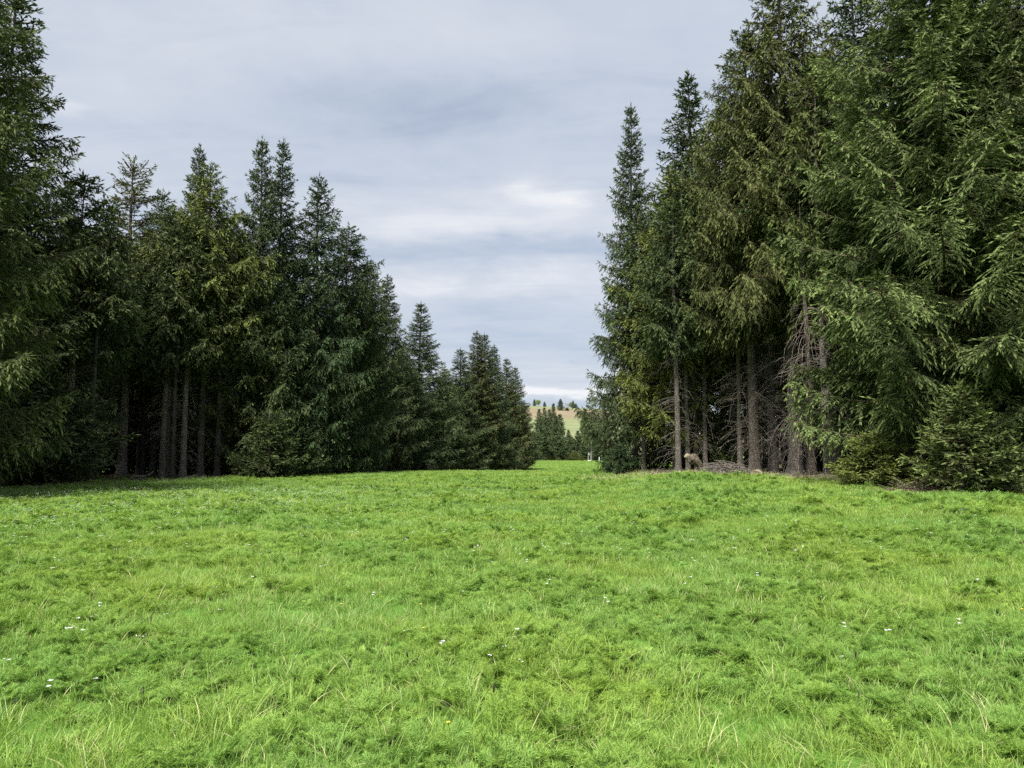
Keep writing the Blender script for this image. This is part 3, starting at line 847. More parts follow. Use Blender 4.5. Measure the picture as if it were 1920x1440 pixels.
# leaning snag
X, Y, z = at(1303, 33.2)
snag = empty('root_snag', (X, Y, z + 0.10), 0, 'weathered broken root stump leaning like a bent animal at the right wood edge', 'stump')
B = Buf()
lumpy_tube(B, [(0.36, 0, -0.25), (0.30, 0.02, 0.18), (0.22, 0, 0.42), (0.04, -0.02, 0.62), (-0.22, -0.03, 0.74), (-0.40, -0.04, 0.84)], [0.13, 0.10, 0.15, 0.21, 0.19, 0.14], 16, 3, 0.16)
lumpy_tube(B, [(0.05, 0.03, -0.25), (0.06, 0.02, 0.15), (0.14, 0.0, 0.42)], [0.085, 0.065, 0.10], 10, 4, 0.16)
lumpy_tube(B, [(0.0, 0.0, 0.55), (-0.18, -0.1, 0.50), (-0.36, -0.14, 0.60)], [0.15, 0.11, 0.05], 10, 6, 0.12)
lumpy_tube(B, [(0.10, 0.0, 0.68), (-0.02, -0.06, 0.86), (-0.16, -0.08, 0.93)], [0.14, 0.11, 0.05], 10, 9, 0.12)
obj('wood', B.mesh('wood', [OLDWOOD], True), snag)
B = Buf()
lumpy_tube(B, [(-0.36, -0.05, 0.82), (-0.44, -0.08, 0.86), (-0.47, -0.09, 0.875)], [0.145, 0.135, 0.09], 12, 5, 0.10)
obj('broken_face', B.mesh('broken_face', [CUTWOOD], True), snag)
B = Buf()
gg = np.random.default_rng(2)
for i in range(7):
    a = gg.uniform(-0.5, 1.0)
    lumpy_tube(B, [(0.25 * a, -0.1, 0.6 + 0.2 * gg.random()), (0.1 * a - 0.25, -0.28, 0.62 + 0.1 * i / 7), (0.1 * a - 0.42, -0.34, 0.55 + 0.3 * gg.random())], [0.035, 0.022, 0.008], 6, i, 0.1)
obj('root_strand', B.mesh('root_strand', [OLDWOOD], True), snag)['kind'] = 'stuff'
snag.scale = (0.88, 0.88, 0.85)


def stump(px, Y, r, h, label, seed=1, mossy=(1, 1, 1)):
    X, Y, z = at(px, Y)
    o = empty('tree_stump', (X, Y, z - 0.05), rnd.uniform(0, 6), label, 'stump')
    B = Buf(); g = np.random.default_rng(seed)
    k, sd = 7, 16
    th = np.arange(sd) / sd * 6.283
    zz = np.array([-0.1, 0.0, 0.06, 0.14, 0.5 * h, 0.8 * h, h])
    prof = 1 + 0.75 * np.exp(-np.maximum(zz, 0) / 0.09)
    rr = r * prof[:, None] * (1 + 0.14 * np.sin(th * 3 + seed) + 0.07 * np.sin(th * 5))[None] * (1 + g.normal(0, 0.03, (k, sd)))
    Vv = np.stack([rr * np.cos(th), rr * np.sin(th), np.broadcast_to(zz[:, None], (k, sd)) + np.zeros((k, sd))], -1)
    Vv[-1, :, 2] += g.normal(0, 0.03, sd); Vv[-1, :, 2] += 0.05 * np.cos(th + seed)
    idx = np.arange(k * sd).reshape(k, sd)
    B.put(Vv, np.stack([idx[:-1], np.roll(idx[:-1], -1, 1), np.roll(idx[1:], -1, 1), idx[1:]], -1))
    o2 = obj('bark', B.mesh('bark', [OLDWOOD], True), o); o2.color = (*mossy, 1)
    B = Buf()
    top = Vv[-1] * np.array([0.94, 0.94, 1]) + np.array([0, 0, 0.012])
    B.put(np.vstack([top, top.mean(0)]), [[j, (j + 1) % sd, (j + 2) % sd, sd] for j in range(0, sd, 2)])
    obj('cut_face', B.mesh('cut_face', [CUTWOOD]), o)
    return o


stump(1420, 30.5, 0.22, 0.30, 'pale cut stump with spreading roots in the grass beside the brush pile', 3, (1.2, 1.15, 0.95))
stump(1238, 35.5, 0.26, 0.12, 'low flat stump in the grass before the thin grey trunk', 5, (1.0, 0.95, 0.8))
stump(803, 74, 0.28, 0.9, 'pale broken stump at the left meadow edge by a low young spruce', 7, (1.15, 1.25, 1.3))
stump(1360, 36, 0.30, 0.45, 'dark mossy stump in the shade behind the brush pile', 9, (0.55, 0.6, 0.4))


def arcs(g, n, cx, rx, ry, h, lmin, lmax, flat=0.25):
    """curved twigs lying over a mound"""
    a = g.uniform(0, 6.28, n); r = np.sqrt(g.random(n))
    bx, by = cx + rx * r * np.cos(a), ry * r * np.sin(a)
    bz = h * (1 - r ** 2) * g.uniform(0.5, 1.05, n) + 0.03
    th = g.normal(0, 0.7, n) + np.where(g.random(n) < 0.5, 0, np.pi)
    L = g.uniform(lmin, lmax, n)
    s = np.linspace(-0.5, 0.5, 6)
    d = np.stack([np.cos(th), np.sin(th), g.normal(0, flat, n)], -1)
    P = np.stack([bx, by, bz], -1)[:, None] + d[:, None] * (L[:, None, None] * s[None, :, None])
    P[:, :, 2] -= (0.9 * h / max(rx, 0.1)) * (L[:, None] * np.abs(s)[None]) * 0.8
    P[:, :, 1] += (g.normal(0, 0.25, n) * L)[:, None] * (s ** 2)[None] * 2
    P[:, :, 2] = np.maximum(P[:, :, 2], 0.0)
    return P


def brush(name, px, Y, rx, ry, h, n, label, seed, mound=True, tint=(1, 1, 1), cat='brush pile', sticks=4):
    g = np.random.default_rng(seed)
    X, Y, z = at(px, Y)
    r = empty(name, (X, Y, z), 0, label, cat)
    if mound:
        B = Buf(); k, sd = 8, 24
        t = np.linspace(0, 1, k); th = np.arange(sd) / sd * 6.283
        hh = (0.50 * h * np.cos(t * 1.57) ** 1.3)[:, None] * (1 + g.normal(0, 0.12, (k, sd)))
        Vv = np.stack([rx * t[:, None] * np.cos(th), ry * t[:, None] * np.sin(th), hh - 0.06], -1)
        idx = np.arange(k * sd).reshape(k, sd)
        B.put(Vv, np.stack([idx[:-1], np.roll(idx[:-1], -1, 1), np.roll(idx[1:], -1, 1), idx[1:]], -1))
        obj('litter_mound', B.mesh('litter_mound', [TWIG], True), r)
    P = arcs(g, n, 0, rx, ry, h, 0.4, 1.3)
    B = Buf(); B.tubes(P, np.broadcast_to(0.013 * np.array([1, 1, 0.9, 0.8, 0.7, 0.4]), (n, 6)) * g.uniform(0.5, 1.5, (n, 1)), 3, 0)
    o = obj('twigs', B.mesh('twigs', [DEAD]), r); o['kind'] = 'stuff'; o.color = (*tint, 1)
    P = arcs(g, sticks, 0, rx * 0.8, ry * 0.6, h * 1.05, 1.0, 1.9, 0.3)
    for i in range(sticks):
        B = Buf(); B.tubes(P[i:i + 1], np.array([[0.028, 0.03, 0.028, 0.025, 0.02, 0.012]]), 6, 0, cap=True)
        obj('branch', B.mesh('branch', [DEAD], True), r).color = (1.25, 1.2, 1.15, 1)
    return r


brush('brush_pile', 1362, 32.8, 1.05, 0.7, 0.55, 520, 'grey mound of piled dead twigs between the leaning snag and the cut stump', 4)
brush('fallen_twigs', 1535, 28.8, 0.9, 0.5, 0.10, 130, 'scattered fallen sticks lying by the pale grey trunk', 6, False, (1.2, 1.05, 0.85), 'fallen branches', 5)
brush('fallen_twigs', 1610, 25.2, 0.75, 0.5, 0.22, 160, 'tangle of pale dry twigs at the edge of the low yellow spruce', 7, False, (1.3, 1.2, 1.05), 'fallen branches', 3)
brush('fallen_twigs', 1760, 21.4, 1.6, 0.6, 0.16, 160, 'brown twigs in the dark hollow under the huge spruce', 8, False, (0.8, 0.7, 0.6), 'fallen branches', 3)
brush('fallen_twigs', 1250, 36.5, 0.8, 0.5, 0.20, 120, 'dark brush around the foot of the open end spire', 9, False, (0.6, 0.55, 0.5), 'fallen branches', 2)

# white dead boughs hanging beside the giant trunk
X, Y, z = at(1522, 29.0)
dt = empty('dead_spruce', (X, Y, z), 0, 'dead spruce stem with long pale drooping bare branches next to the giant spruce', 'dead tree')
obj('trunk', trunk_mesh('trunk', 88, 11, 0.15, 0.1), dt).color = (1.0, 0.95, 0.9, 1)
db = Buf()
gd = np.random.default_rng(17)
for i in range(50):
    zz0 = gd.uniform(1.6, 6.6); a = gd.normal(3.9, 0.55) if i % 3 else gd.normal(5.4, 0.5); l = gd.uniform(1.0, 2.7)
    s = np.linspace(0, 1, 8)
    rr_ = l * (0.62 * np.sin(s * 1.6)); P = np.stack([np.cos(a) * rr_, np.sin(a) * rr_, zz0 + l * (0.06 * s - 0.85 * s ** 2.0)], -1)
    P[1:] += np.cumsum(gd.normal(0, 0.026, (7, 3)), 0)
    b2 = Buf(); b2.tubes(P[None], (gd.uniform(0.010, 0.018) * (1.05 - 0.85 * s))[None], 5, 0)
    obj('dead_branch', b2.mesh('dead_branch', [DEAD], True), dt).color = (1.1, 1.06, 1.02, 1)
    for j in range(5):
        u = gd.integers(2, 7); d = np.array([np.cos(a + gd.normal(0, 0.8)), np.sin(a + gd.normal(0, 0.8)), gd.normal(-0.7, 0.4)])
        q = P[u] + d * np.linspace(0, gd.uniform(0.2, 0.6), 4)[:, None]
        q[1:] += gd.normal(0, 0.02, (3, 3))
        db.tubes(q[None], np.array([[0.008, 0.007, 0.005, 0.003]]), 3, 0)
o = obj('dead_twigs', db.mesh('dead_twigs', [DEAD]), dt); o['kind'] = 'stuff'; o.color = (1.05, 1.0, 0.97, 1)

# curved log in the grass before the left trunks
X, Y, z = at(262, 38.5, 895)
lg = empty('fallen_branch', (X, Y, z), 0, 'curved bleached branch lying in the grass before the left trunks', 'fallen branch')
B = Buf()
lumpy_tube(B, [(-0.62, 0, 0.02), (-0.5, 0, 0.14), (-0.30, 0, 0.26), (0, 0.05, 0.22), (0.3, 0.05, 0.24), (0.55, 0, 0.36), (0.68, 0, 0.50)], [0.03, 0.06, 0.07, 0.065, 0.06, 0.045, 0.02], 10, 3, 0.08)
obj('stem', B.mesh('stem', [DEAD], True), lg)
for i, pts in enumerate(([(-0.3, 0, 0.24), (-0.40, -0.1, 0.1), (-0.46, -0.12, -0.02)], [(0.1, 0.03, 0.22), (0.35, -0.15, 0.12), (0.52, -0.2, 0.0)], [(0, 0.05, 0.2), (0.1, -0.1, 0.1), (0.06, -0.2, -0.02)])):
    B = Buf(); lumpy_tube(B, pts, [0.04, 0.03, 0.015], 8, i, 0.08)
    obj('side_branch', B.mesh('side_branch', [DEAD], True), lg)


# ------------------------------------------------------------------ far meadow furniture
def paint(name, col, rough=0.8):
    m, t, out = M(name)
    tc = t.add('ShaderNodeTexCoord').outputs['Object']
    n = t.noise(tc, 6.0, 5, 0.65).outputs[0]
    c = t.mixc(t.rng(n, 0.3, 0.75, 0, 0.5), col, tuple(v * 0.6 for v in col))
    p = t.add('ShaderNodeBsdfPrincipled', Base_Color=c, Roughness=rough)
    t.l.new(p.outputs[0], out.inputs[0])
    return m


GREYB = paint('grey_boards', (0.34, 0.36, 0.32)); WHITEP = paint('white_paint', (0.78, 0.78, 0.74))
X, Y, z = at(1105, 243, 860)
hs = empty('hunting_stand', (X, Y, z), 0.1, 'small grey box on legs at the far meadow end below the gappy spruce', 'hunting stand')
B = Buf(); B.box((0, 0, 2.15), (0.75, 0.75, 1.05)); obj('cabin', B.mesh('cabin', [GREYB]), hs)
B = Buf(); B.box((0, 0, 2.72), (0.95, 0.95, 0.06)); obj('roof', B.mesh('roof', [GREYB]), hs)
B = Buf(); B.box((0, -0.38, 2.35), (0.45, 0.02, 0.28)); obj('window', B.mesh('window', [paint('dark_opening', (0.02, 0.02, 0.02))]), hs)
for sx in (-1, 1):
    for sy in (-1, 1):
        B = Buf(); B.tubes(np.array([[[sx * 0.45, sy * 0.45, -0.1], [sx * 0.40, sy * 0.40, 0.8], [sx * 0.33, sy * 0.33, 1.65]]]), np.full((1, 3), 0.05), 6, 0)
        obj('leg', B.mesh('leg', [GREYB]), hs)
B = Buf(); B.box((-0.1, -0.9, 0.22), (1.0, 0.3, 0.16)); obj('step', B.mesh('step', [WHITEP]), hs)
X, Y, z = at(1123.5, 243, 862)
wp = empty('marker_post', (X, Y, z), 0, 'white marker post in the grass at the far meadow end', 'post')
B = Buf(); B.tubes(np.array([[[0, 0, -0.2], [0, 0, 0.7], [0.01, 0, 1.35]]]), np.full((1, 3), 0.11), 8, 0, cap=True)
obj('post', B.mesh('post', [WHITEP], True), wp)

# ------------------------------------------------------------------ meadow plants
src = {}


def clump_collection(key, meshes):
    col = bpy.data.collections.new(key)
    for me in meshes:
        o = bpy.data.objects.new(key + '_clump', me); col.objects.link(o)
    src[key] = col


def grass_clump(seed, n, rad, h0, h1, w, lean=0.5, mat=0):
    g = np.random.default_rng(seed)
    a = g.uniform(0, 6.28, n); r = rad * np.sqrt(g.random(n))
    b = np.stack([r * np.cos(a), r * np.sin(a), np.full(n, -0.02)], -1)
    h = g.uniform(h0, h1, n)
    la = a + g.normal(0, 0.9, n)
    ld = np.stack([np.cos(la), np.sin(la), 0 * la], -1)
    le = np.abs(g.normal(lean, 0.28, n))
    t = np.array([0, 0.35, 0.7, 1.0])
    P = b[:, None] + ld[:, None] * (h * le)[:, None, None] * (t ** 1.9)[None, :, None] + np.array([0, 0, 1.0]) * (h[:, None] * (t[None] - 0.30 * le[:, None] * t[None] ** 2.4))[..., None]
    wa = la + 1.57 + g.normal(0, 0.6, n)
    sd = np.stack([np.cos(wa), np.sin(wa), 0 * wa], -1)
    ww = w * g.uniform(0.6, 1.3, n)[:, None] * np.array([0.7, 1.0, 0.75, 0.08])[None]
    Vv = np.stack([P - sd[:, None] * ww[..., None] / 2, P + sd[:, None] * ww[..., None] / 2], 2)
    idx = np.arange(n * 8).reshape(n, 4, 2)
    Q = np.stack([idx[:, :-1, 0], idx[:, :-1, 1], idx[:, 1:, 1], idx[:, 1:, 0]], -1)
    tone = np.clip(g.random(n)[:, None] * 0.65 + 0.35 * t[None], 0, 1)
    return Vv.reshape(-1, 3), Q.reshape(-1, 4), np.repeat(tone.reshape(-1), 2)


def grass_mesh(seed, n, rad, h0, h1, w, lean=0.5, mats=None, straw=0.04):
    B = Buf()
    v, q, t = grass_clump(seed, n, rad, h0, h1, w, lean); B.put(v, q, 0, t)
    k = max(1, int(n * straw))
    v, q, t = grass_clump(seed + 99, k, rad, h0 * 0.8, h1 * 0.9, w, lean * 1.4); B.put(v, q, 1, t)
    return B.mesh('grass_clump', [GRASS, STRAW])


def herb_mesh(seed, nl, l0, l1, fine=1.0, fat=1.0):
    """feathery finely cut leaves fanning out of one root"""
    g = np.random.default_rng(seed)
    B = Buf()
    for i in range(nl):
        a = g.uniform(0, 6.28); L = g.uniform(l0, l1); up = g.uniform(0.45, 1.25)
        d = np.array([math.cos(a), math.sin(a), 0]); sdv = np.array([-math.sin(a), math.cos(a), 0])
        base = d * g.uniform(0, 0.05)
        k = int(13 * fine)
        s = np.linspace(0.25, 1.0, k)
        P = base + d * (L * (s * 0.75))[:, None] + np.array([0, 0, 1.0]) * (L * up * (s - 0.50 * s * s))[:, None]
        T = norm(d * 0.75 + np.array([0, 0, 1.0]) * (up * (1 - 1.0 * s))[:, None])
        ss_ = np.linspace(0, 1, 5)
        Pr = base + d * (L * ss_ * 0.75)[:, None] + np.array([0, 0, 1.0]) * (L * up * (ss_ - 0.5 * ss_ ** 2))[:, None]
        B.tubes(Pr[None], np.full((1, 5), 0.0012 * fat), 3, 0, 0.4)
        pl = L * 0.26 * np.sin(np.linspace(0.5, 2.9, k)) + 0.008
        for sgn in (-1, 1):
            pd = norm(T * 0.65 + sdv * sgn * 0.8 + np.array([0, 0, 0.12]) + g.normal(0, 0.15, (k, 3)))
            for u in (0.12, 0.4, 0.7, 1.0):
                pb = P + pd * (pl * u * 0.8)[:, None]
                for e in (-0.7, 0.7):
                    dd = norm(pd + np.cross(pd, np.array([0.1, 0.2, 1.0])) * e * (1.0 if u < 1 else 0.4) + g.normal(0, 0.28, (k, 3)))
                    B.kites(pb, dd, norm(g.normal(0, 1, (k, 3)) + np.array([0, 0, 1.0])), pl * 0.55 + 0.006, 0.0033 * fat, 0, np.clip(0.25 + 0.55 * g.random(k) + 0.2 * s, 0, 1), cross=False)
    return B.mesh('herb_clump', [HERB])


def broad_mesh(seed, n, L0):
    g = np.random.default_rng(seed); B = Buf()
    for i in range(n):
        a = g.uniform(0, 6.28); L = L0 * g.uniform(0.6, 1.2)
        d = np.array([math.cos(a), math.sin(a), g.uniform(0.4, 1.2)]); d /= np.linalg.norm(d)
        sd = np.array([-math.sin(a), math.cos(a), 0])
        s = np.linspace(0, 1, 6); w = L * 0.30 * np.sin(np.clip(s * 3.0 + 0.14, 0, 3.1)) * 0.5 + 0.001
        P = d * (L * s)[:, None] + np.array([0, 0, -1.0]) * (0.5 * L * s ** 2.2)[:, None]
        mid = P - np.array([0, 0, 1.0]) * (w * 0.35)[:, None]
        Vv = np.stack([P - sd * w[:, None], mid, P + sd * w[:, None]], 1)
        idx = np.arange(18).reshape(6, 3)
        Q = np.concatenate([np.stack([idx[:-1, j], idx[:-1, j + 1], idx[1:, j + 1], idx[1:, j]], -1) for j in (0, 1)])
        B.put(Vv.reshape(-1, 3), Q, 0, g.uniform(0.2, 0.9))
    return B.mesh('broad_leaf_clump', [HERB])


clump_collection('grass_near', [grass_mesh(i, 66, 0.13, 0.05, 0.135, 0.0038, 0.6) for i in range(8)] + [grass_mesh(50 + i, 30, 0.10, 0.09, 0.22, 0.0048, 0.6, straw=0.1) for i in range(3)])
clump_collection('grass_far', [grass_mesh(200 + i, 80, 0.17, 0.05, 0.13, 0.0075, 0.6) for i in range(6)])
clump_collection('herb', [herb_mesh(300 + i, 11 + i % 4, 0.06 + 0.01 * i, 0.13 + 0.013 * i) for i in range(7)])
clump_collection('herb_far', [herb_mesh(320 + i, 11, 0.10, 0.20, 0.7, 1.5) for i in range(4)])
clump_collection('broad', [broad_mesh(400 + i, 7, 0.10) for i in range(4)])
clump_collection('straw', [(lambda B: B.mesh('straw_clump', [GRASS, STRAW]))((lambda B: (B.put(*[*grass_clump(500 + i, 5, 0.08, 0.16, 0.36, 0.006, 0.75)[:2], 1, grass_clump(500 + i, 5, 0.08, 0.16, 0.36, 0.006, 0.75)[2]]), B)[1])(Buf())) for i in range(5)])


def stalk_mesh(seed):
    g = np.random.default_rng(seed); B = Buf()
    h = g.uniform(0.24, 0.36); lx, ly = g.normal(0, 0.03, 2)
    P = np.array([[0, 0, -0.02], [lx * 0.3, ly * 0.3, h * 0.5], [lx, ly, h]])
    B.tubes(P[None], np.array([[0.0014, 0.0012, 0.001]]), 4, 0, 0.2)
    top = P[2]
    B.tubes(np.array([[top, top + [0, 0, 0.008], top + [0.001, 0, 0.028], top + [0.001, 0, 0.036]]]), np.array([[0.0012, 0.0042, 0.0036, 0.0006]]), 6, 1, 0.5)
    return B.mesh('stalk', [GRASS, TWIG])


def litter_mesh(seed):
    g = np.random.default_rng(seed); B = Buf(); n = 9
    a = g.uniform(0, 6.28, n); L = g.uniform(0.12, 0.6, n); s = np.linspace(-0.5, 0.5, 4)
    c = np.stack([g.normal(0, 0.25, n), g.normal(0, 0.25, n), g.uniform(0.01, 0.05, n)], -1)
    d = np.stack([np.cos(a), np.sin(a), g.normal(0, 0.12, n)], -1)
    P = c[:, None] + d[:, None] * (L[:, None, None] * s[None, :, None]); P[:, 1:3] += g.normal(0, 0.015, (n, 2, 3))
    B.tubes(P, np.broadcast_to(np.array([0.008, 0.007, 0.006, 0.003]), (n, 4)) * g.uniform(0.5, 1.3, (n, 1)), 3, 0, 0.5)
    return B.mesh('litter_clump', [DEAD])


clump_collection('stalk', [stalk_mesh(600 + i) for i in range(6)])
clump_collection('litter', [litter_mesh(620 + i) for i in range(6)])


def scatter(name, key, pts, scale, label=None, tilt=0.18, seed=1):
    g = np.random.default_rng(seed)
    n = len(pts); nv = len(src[key].objects)
    me = bpy.data.meshes.new(name)
    me.vertices.add(n); me.vertices.foreach_set('co', np.asarray(pts, np.float32).ravel())
    rot = np.stack([g.normal(0, tilt, n), g.normal(0, tilt, n), g.uniform(0, 6.283, n)], -1).astype(np.float32)
    a = me.attributes.new('rot', 'FLOAT_VECTOR', 'POINT'); a.data.foreach_set('vector', rot.ravel())
    a = me.attributes.new('scl', 'FLOAT', 'POINT'); a.data.foreach_set('value', np.asarray(scale, np.float32))
    a = me.attributes.new('pick', 'INT', 'POINT'); a.data.foreach_set('value', g.integers(0, nv, n).astype(np.int32))
    me.update()
    o = obj(name, me)
    tag(o, label, kind='stuff')
    ng = bpy.data.node_groups.new(name, 'GeometryNodeTree')
    ng.interface.new_socket('Geometry', in_out='INPUT', socket_type='NodeSocketGeometry')
    ng.interface.new_socket('Geometry', in_out='OUTPUT', socket_type='NodeSocketGeometry')
    N = ng.nodes
    gin, gout = N.new('NodeGroupInput'), N.new('NodeGroupOutput')
    ci = N.new('GeometryNodeCollectionInfo'); ci.inputs['Collection'].default_value = src[key]
    ci.inputs['Separate Children'].default_value = True; ci.inputs['Reset Children'].default_value = True
    ip = N.new('GeometryNodeInstanceOnPoints'); ip.inputs['Pick Instance'].default_value = True

    def na(nm, ty):
        x = N.new('GeometryNodeInputNamedAttribute'); x.data_type = ty; x.inputs['Name'].default_value = nm
        return x.outputs['Attribute']
    l = ng.links
    l.new(gin.outputs[0], ip.inputs['Points']); l.new(ci.outputs[0], ip.inputs['Instance'])
    l.new(na('pick', 'INT'), ip.inputs['Instance Index'])
    e2r = N.new('FunctionNodeEulerToRotation'); l.new(na('rot', 'FLOAT_VECTOR'), e2r.inputs[0])
    l.new(e2r.outputs[0], ip.inputs['Rotation']); l.new(na('scl', 'FLOAT'), ip.inputs['Scale'])
    l.new(ip.outputs[0], gout.inputs[0])
    o.modifiers.new('scatter', 'NODES').node_group = ng
    return o


gp = np.random.default_rng(31)


def sample(y0, y1, dens, forest_keep=0.0, margin=3.0):
    """random ground points in the seen wedge of meadow, dens(y) per square metre"""
    out = []
    y = y0
    while y < y1:
        st = 0.5 if y < 20 else (2.0 if y < 80 else 8.0)
        hw = 0.70 * (y + st) + margin
        lo = max(-hw, float(left_edge(y)) - 5 if y > 16 else -hw); hi = min(hw, float(right_edge(y)) + 5 if y > 16 else hw)
        n = gp.poisson(dens(y) * (hi - lo) * st)
        out.append(np.stack([gp.uniform(lo, hi, n), gp.uniform(y, y + st, n)], -1))
        y += st
    p = np.concatenate(out)
    f = forest_mask(p[:, 0], p[:, 1])
    p = p[gp.random(len(p)) > f * (1 - forest_keep)]
    return np.column_stack([p, height(p[:, 0], p[:, 1])])


def hscale(p, base, lo=0.75, hi=1.35):
    n = 0.6 * vnoise(p[:, 0], p[:, 1], 0.9) + 0.4 * vnoise(p[:, 0] + 50, p[:, 1], 2.6)
    return base * (lo + (hi - lo) * n) * gp.uniform(0.8, 1.2, len(p))


p = sample(1.2, 16, lambda y: 78 * min(1, (9 / max(y, 9)) ** 1.0), 0.1)
scatter('meadow_grass', 'grass_near', p, hscale(p, 0.86), 'fine bright green grass of the near meadow', seed=1)
p = sample(16, 262, lambda y: 34 * min(1, (16 / y) ** 1.1), 0.16, 6)
scatter('meadow_grass', 'grass_far', p, hscale(p, 0.88) * np.clip((p[:, 1] / 16) ** 0.36, 1, 2.2), 'short bright green grass of the far meadow', seed=2)
p = sample(1.2, 14, lambda y: 34, 0.0)
k = vnoise(p[:, 0], p[:, 1], 0.7) + 0.35 * vnoise(p[:, 0] + 9, p[:, 1], 2.0) > 0.52
p = p[k]
scatter('meadow_herbs', 'herb', p, hscale(p, 0.84, 0.6, 1.4), 'feathery finely cut herb leaves in soft mounds in the grass', 0.3, 3)
p = sample(14, 48, lambda y: 15 * (14 / y), 0.0)
k = vnoise(p[:, 0], p[:, 1], 0.9) > 0.5
p = p[k]
scatter('meadow_herbs', 'herb_far', p, hscale(p, 1.05, 0.6, 1.4), 'feathery herb tufts farther out in the meadow', 0.3, 4)
p = sample(1.2, 14, lambda y: 5.0, 0.0)
scatter('meadow_weeds', 'broad', p, hscale(p, 1.0, 0.6, 1.4), 'small broad leaved weeds among the grass', 0.3, 5)
p = sample(1.2, 14, lambda y: 0.8, 0.3)
scatter('dry_grass', 'straw', p, hscale(p, 0.7), 'single long pale dry blades rising from the grass', 0.25, 6)
p = sample(1.2, 12, lambda y: 0.9, 0.0)
scatter('seed_stalks', 'stalk', p, hscale(p, 0.95), 'thin dark seed stalks standing over the grass', 0.08, 8)
q = []
for _ in range(900):
    y = gp.uniform(20, 55); q.append((float(right_edge(y)) + abs(gp.normal(0, 2.2)) - 0.3, y))
for _ in range(450):
    y = gp.uniform(30, 75); q.append((float(left_edge(y)) - abs(gp.normal(0, 2.2)) + 0.3, y))
q = np.array(q)
p = np.column_stack([q, height(q[:, 0], q[:, 1]) + 0.02])
scatter('twig_litter', 'litter', p, hscale(p, 1.0), 'broken twigs littering the ground along the wood edges', 0.1, 9)
q = []
for _ in range(700):
    y = gp.uniform(22, 60); q.append((float(right_edge(y)) + gp.uniform(-0.5, 5.0), y))
for _ in range(700):
    y = gp.uniform(30, 80); q.append((float(left_edge(y)) - gp.uniform(-0.5, 6.0), y))
q = np.array(q); q = q[vnoise(q[:, 0], q[:, 1], 0.5) > 0.45]
p = np.column_stack([q, height(q[:, 0], q[:, 1])])
scatter('undergrowth', 'herb_far', p, hscale(p, 0.95), 'leafy undergrowth on the wood floor', 0.3, 10)
# pale dry grass along the bank edge of the right wood and in front of the left wood
q = []
for _ in range(2600):
    y = gp.uniform(19, 46)
    x = float(right_edge(y)) + gp.normal(-0.5, 0.7)
    q.append((x, y))
for _ in range(700):
    y = gp.uniform(31, 60)
    x = float(left_edge(y)) + gp.normal(0.3, 0.7)
    q.append((x, y))
for _ in range(900):
    x = gp.uniform(3.2, 8.5)
    q.append((x, 36.0 + gp.normal(0, 1.6) - 0.25 * (x - 5)))
q = np.array(q)
p = np.column_stack([q, height(q[:, 0], q[:, 1])])
scatter('dry_grass', 'straw', p, hscale(p, 0.8), 'pale dry grass along the wood edges', 0.3, 7)

# ------------------------------------------------------------------ flowers
def flat_material(name, col):
    m, t, out = M(name)
    p = t.add('ShaderNodeBsdfPrincipled', Base_Color=col, Roughness=0.6)
    tr = t.add('ShaderNodeBsdfTranslucent', Color=col)
    mx = t.add('ShaderNodeMixShader', i0=0.3, i1=p.outputs[0], i2=tr.outputs[0])
    t.l.new(mx.outputs[0], out.inputs[0])
    return m


WHITE = flat_material('white_petals', (0.72, 0.72, 0.72)); YELLOW = flat_material('yellow_petals', (0.70, 0.50, 0.03))
STEM = flat_material('green_stem', (0.12, 0.24, 0.04))


def flower_parts(seed, h, np_, pr, blossoms, mat):
    g = np.random.default_rng(seed)
    st = Buf(); top = np.array([g.normal(0, 0.02), g.normal(0, 0.02), h])
    st.tubes(np.array([[[0, 0, -0.02], top * 0.5 + np.array([0.008, 0, 0]), top]]), np.full((1, 3), 0.0016), 4, 0)
    bl = Buf()
    for k in range(blossoms):
        c = top + (g.normal(0, 0.02, 3) * np.array([1, 1, 0.6]) if blossoms > 1 else 0)
        if blossoms > 1:
            st.tubes(np.array([[top * 0.9, (top * 0.9 + c) / 2, c]]), np.full((1, 3), 0.001), 3, 0)
        a = np.arange(np_) / np_ * 6.283 + g.uniform(0, 6)
        tl = g.normal(0, 0.25, 2)
        d = np.stack([np.cos(a), np.sin(a), 0.45 + tl[0] * np.cos(a) + tl[1] * np.sin(a)], -1)
        bl.kites(np.repeat(c[None], np_, 0), d, np.array([0, 0, 1.0]) + 0 * d, pr, pr * 0.85, 0, 0.5, cross=False, mid=0.62)
    return st.mesh('stem', [STEM]), bl.mesh('blossom', [mat])


FW = [flower_parts(i, 0.20, 4, 0.011, 2 + i % 2, WHITE) for i in range(3)]
FY = [flower_parts(10 + i, 0.22, 5, 0.014, 1, YELLOW) for i in range(2)]


def flower(px, py, kinds, i, label, group, name, sc=1.0):
    d = pix_dir(px, py)
    # walk down the sight line to the plant tops
    tt = 2.0
    while tt < 60 and EYE + d.z * tt > hz(d.x * tt, d.y * tt) + 0.2: tt += 0.02
    X, Y = d.x * tt, d.y * tt
    st, bl = kinds[i % len(kinds)]
    o = empty(name, (X, Y, hz(X, Y)), i * 1.7, label, 'flower', group)
    for nm, me in (('stem', st), ('blossom', bl)):
        c = obj(nm, me, o); c.scale = (sc,) * 3


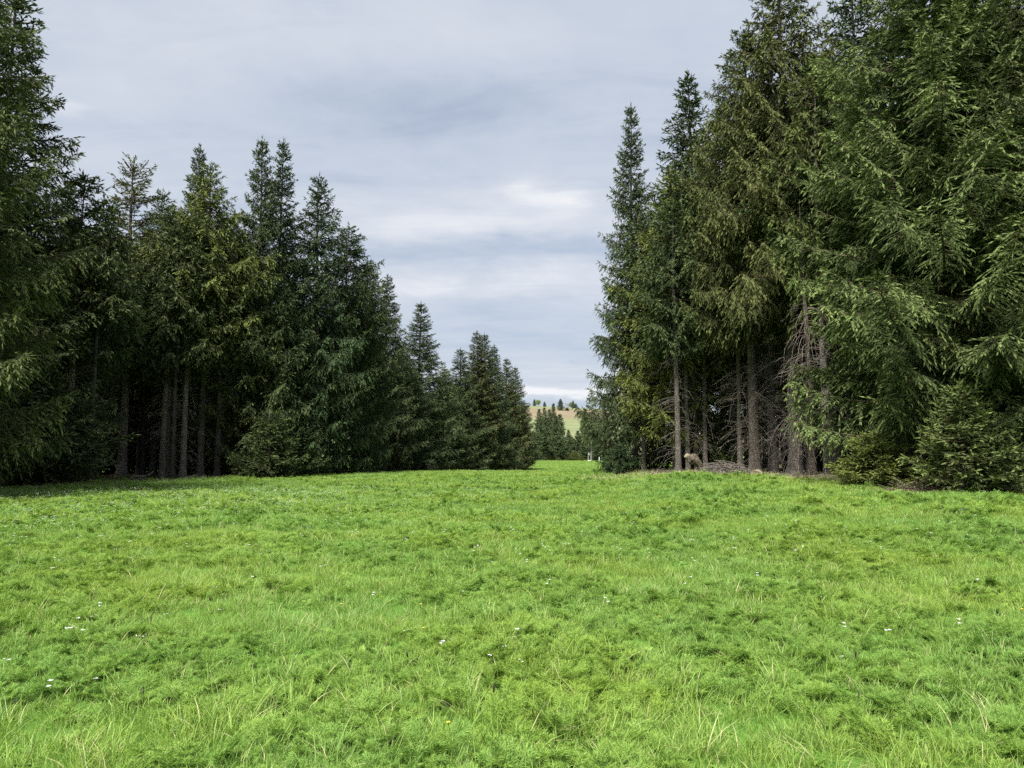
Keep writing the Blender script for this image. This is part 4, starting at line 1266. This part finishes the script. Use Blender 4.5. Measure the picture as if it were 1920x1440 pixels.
wl = ((312, 1142), (177, 1148), (270, 1188), (262, 1182), (178, 1264), (755, 1178), (870, 1102), (915, 1220), (938, 1206), (1497, 1066), (1566, 1031), (1320, 1041), (1540, 1112), (345, 1092), (410, 1096), (252, 1037), (280, 1025), (284, 1034), (504, 1028), (490, 1034), (665, 998), (740, 1000), (700, 998), (1150, 1002), (1580, 1222), (12, 1228), (412, 1137), (1035, 1032), (922, 1048), (105, 1016), (217, 1025), (218, 1025), (985, 1235))
for i, (px, py) in enumerate(wl):
    flower(px, py, FW, i, 'small white meadow flower standing in the near green grass', 'white flowers in the near meadow', 'white_flower', 0.82)
for i, (px, py) in enumerate(((849, 1361), (722, 1124), (635, 1138), (783, 1138), (797, 1182), (882, 1072), (890, 1074), (1713, 1103), (1913, 1146), (952, 1091), (1239, 1162))):
    flower(px, py, FY, i, 'single yellow meadow flower among the green grass', 'yellow flowers in the meadow', 'yellow_flower', 1.0)
# far speckle of white flowers at the left
fb = Buf()
gf = np.random.default_rng(77)
cc = []
while len(cc) < 2300:
    x, y = gf.uniform(-24, 12), 34 * gf.random() ** 0.8 + 4
    w = 2.2 * math.exp(-((x + 12) / 7) ** 2 - ((y - 24) / 6.0) ** 2) * (0.25 + 0.75 * float(vnoise(x, y, 0.45) > 0.5)) + 0.09
    if gf.random() < w and x > float(left_edge(y)) + 1.5: cc.append((x, y))
cc = np.array(cc)
zc = height(cc[:, 0], cc[:, 1]) + gf.uniform(0.18, 0.27, len(cc))
for k in range(2):
    n = len(cc)
    cp = np.column_stack([cc, zc]) + gf.normal(0, 0.022, (n, 3))
    a = gf.uniform(0, 6.28, n)
    for j in range(4):
        aa = a + j * 1.571
        d = np.stack([np.cos(aa), np.sin(aa), np.full(n, 0.4)], -1)
        fb.kites(cp, d, np.array([0, 0, 1.0]) + 0 * d, 0.019, 0.016, 0, 0.5, cross=False, mid=0.6)
tag(obj('white_flowers', fb.mesh('white_flowers', [WHITE])), 'tiny white flowers sprinkled over the meadow, thickest at the left', kind='stuff')
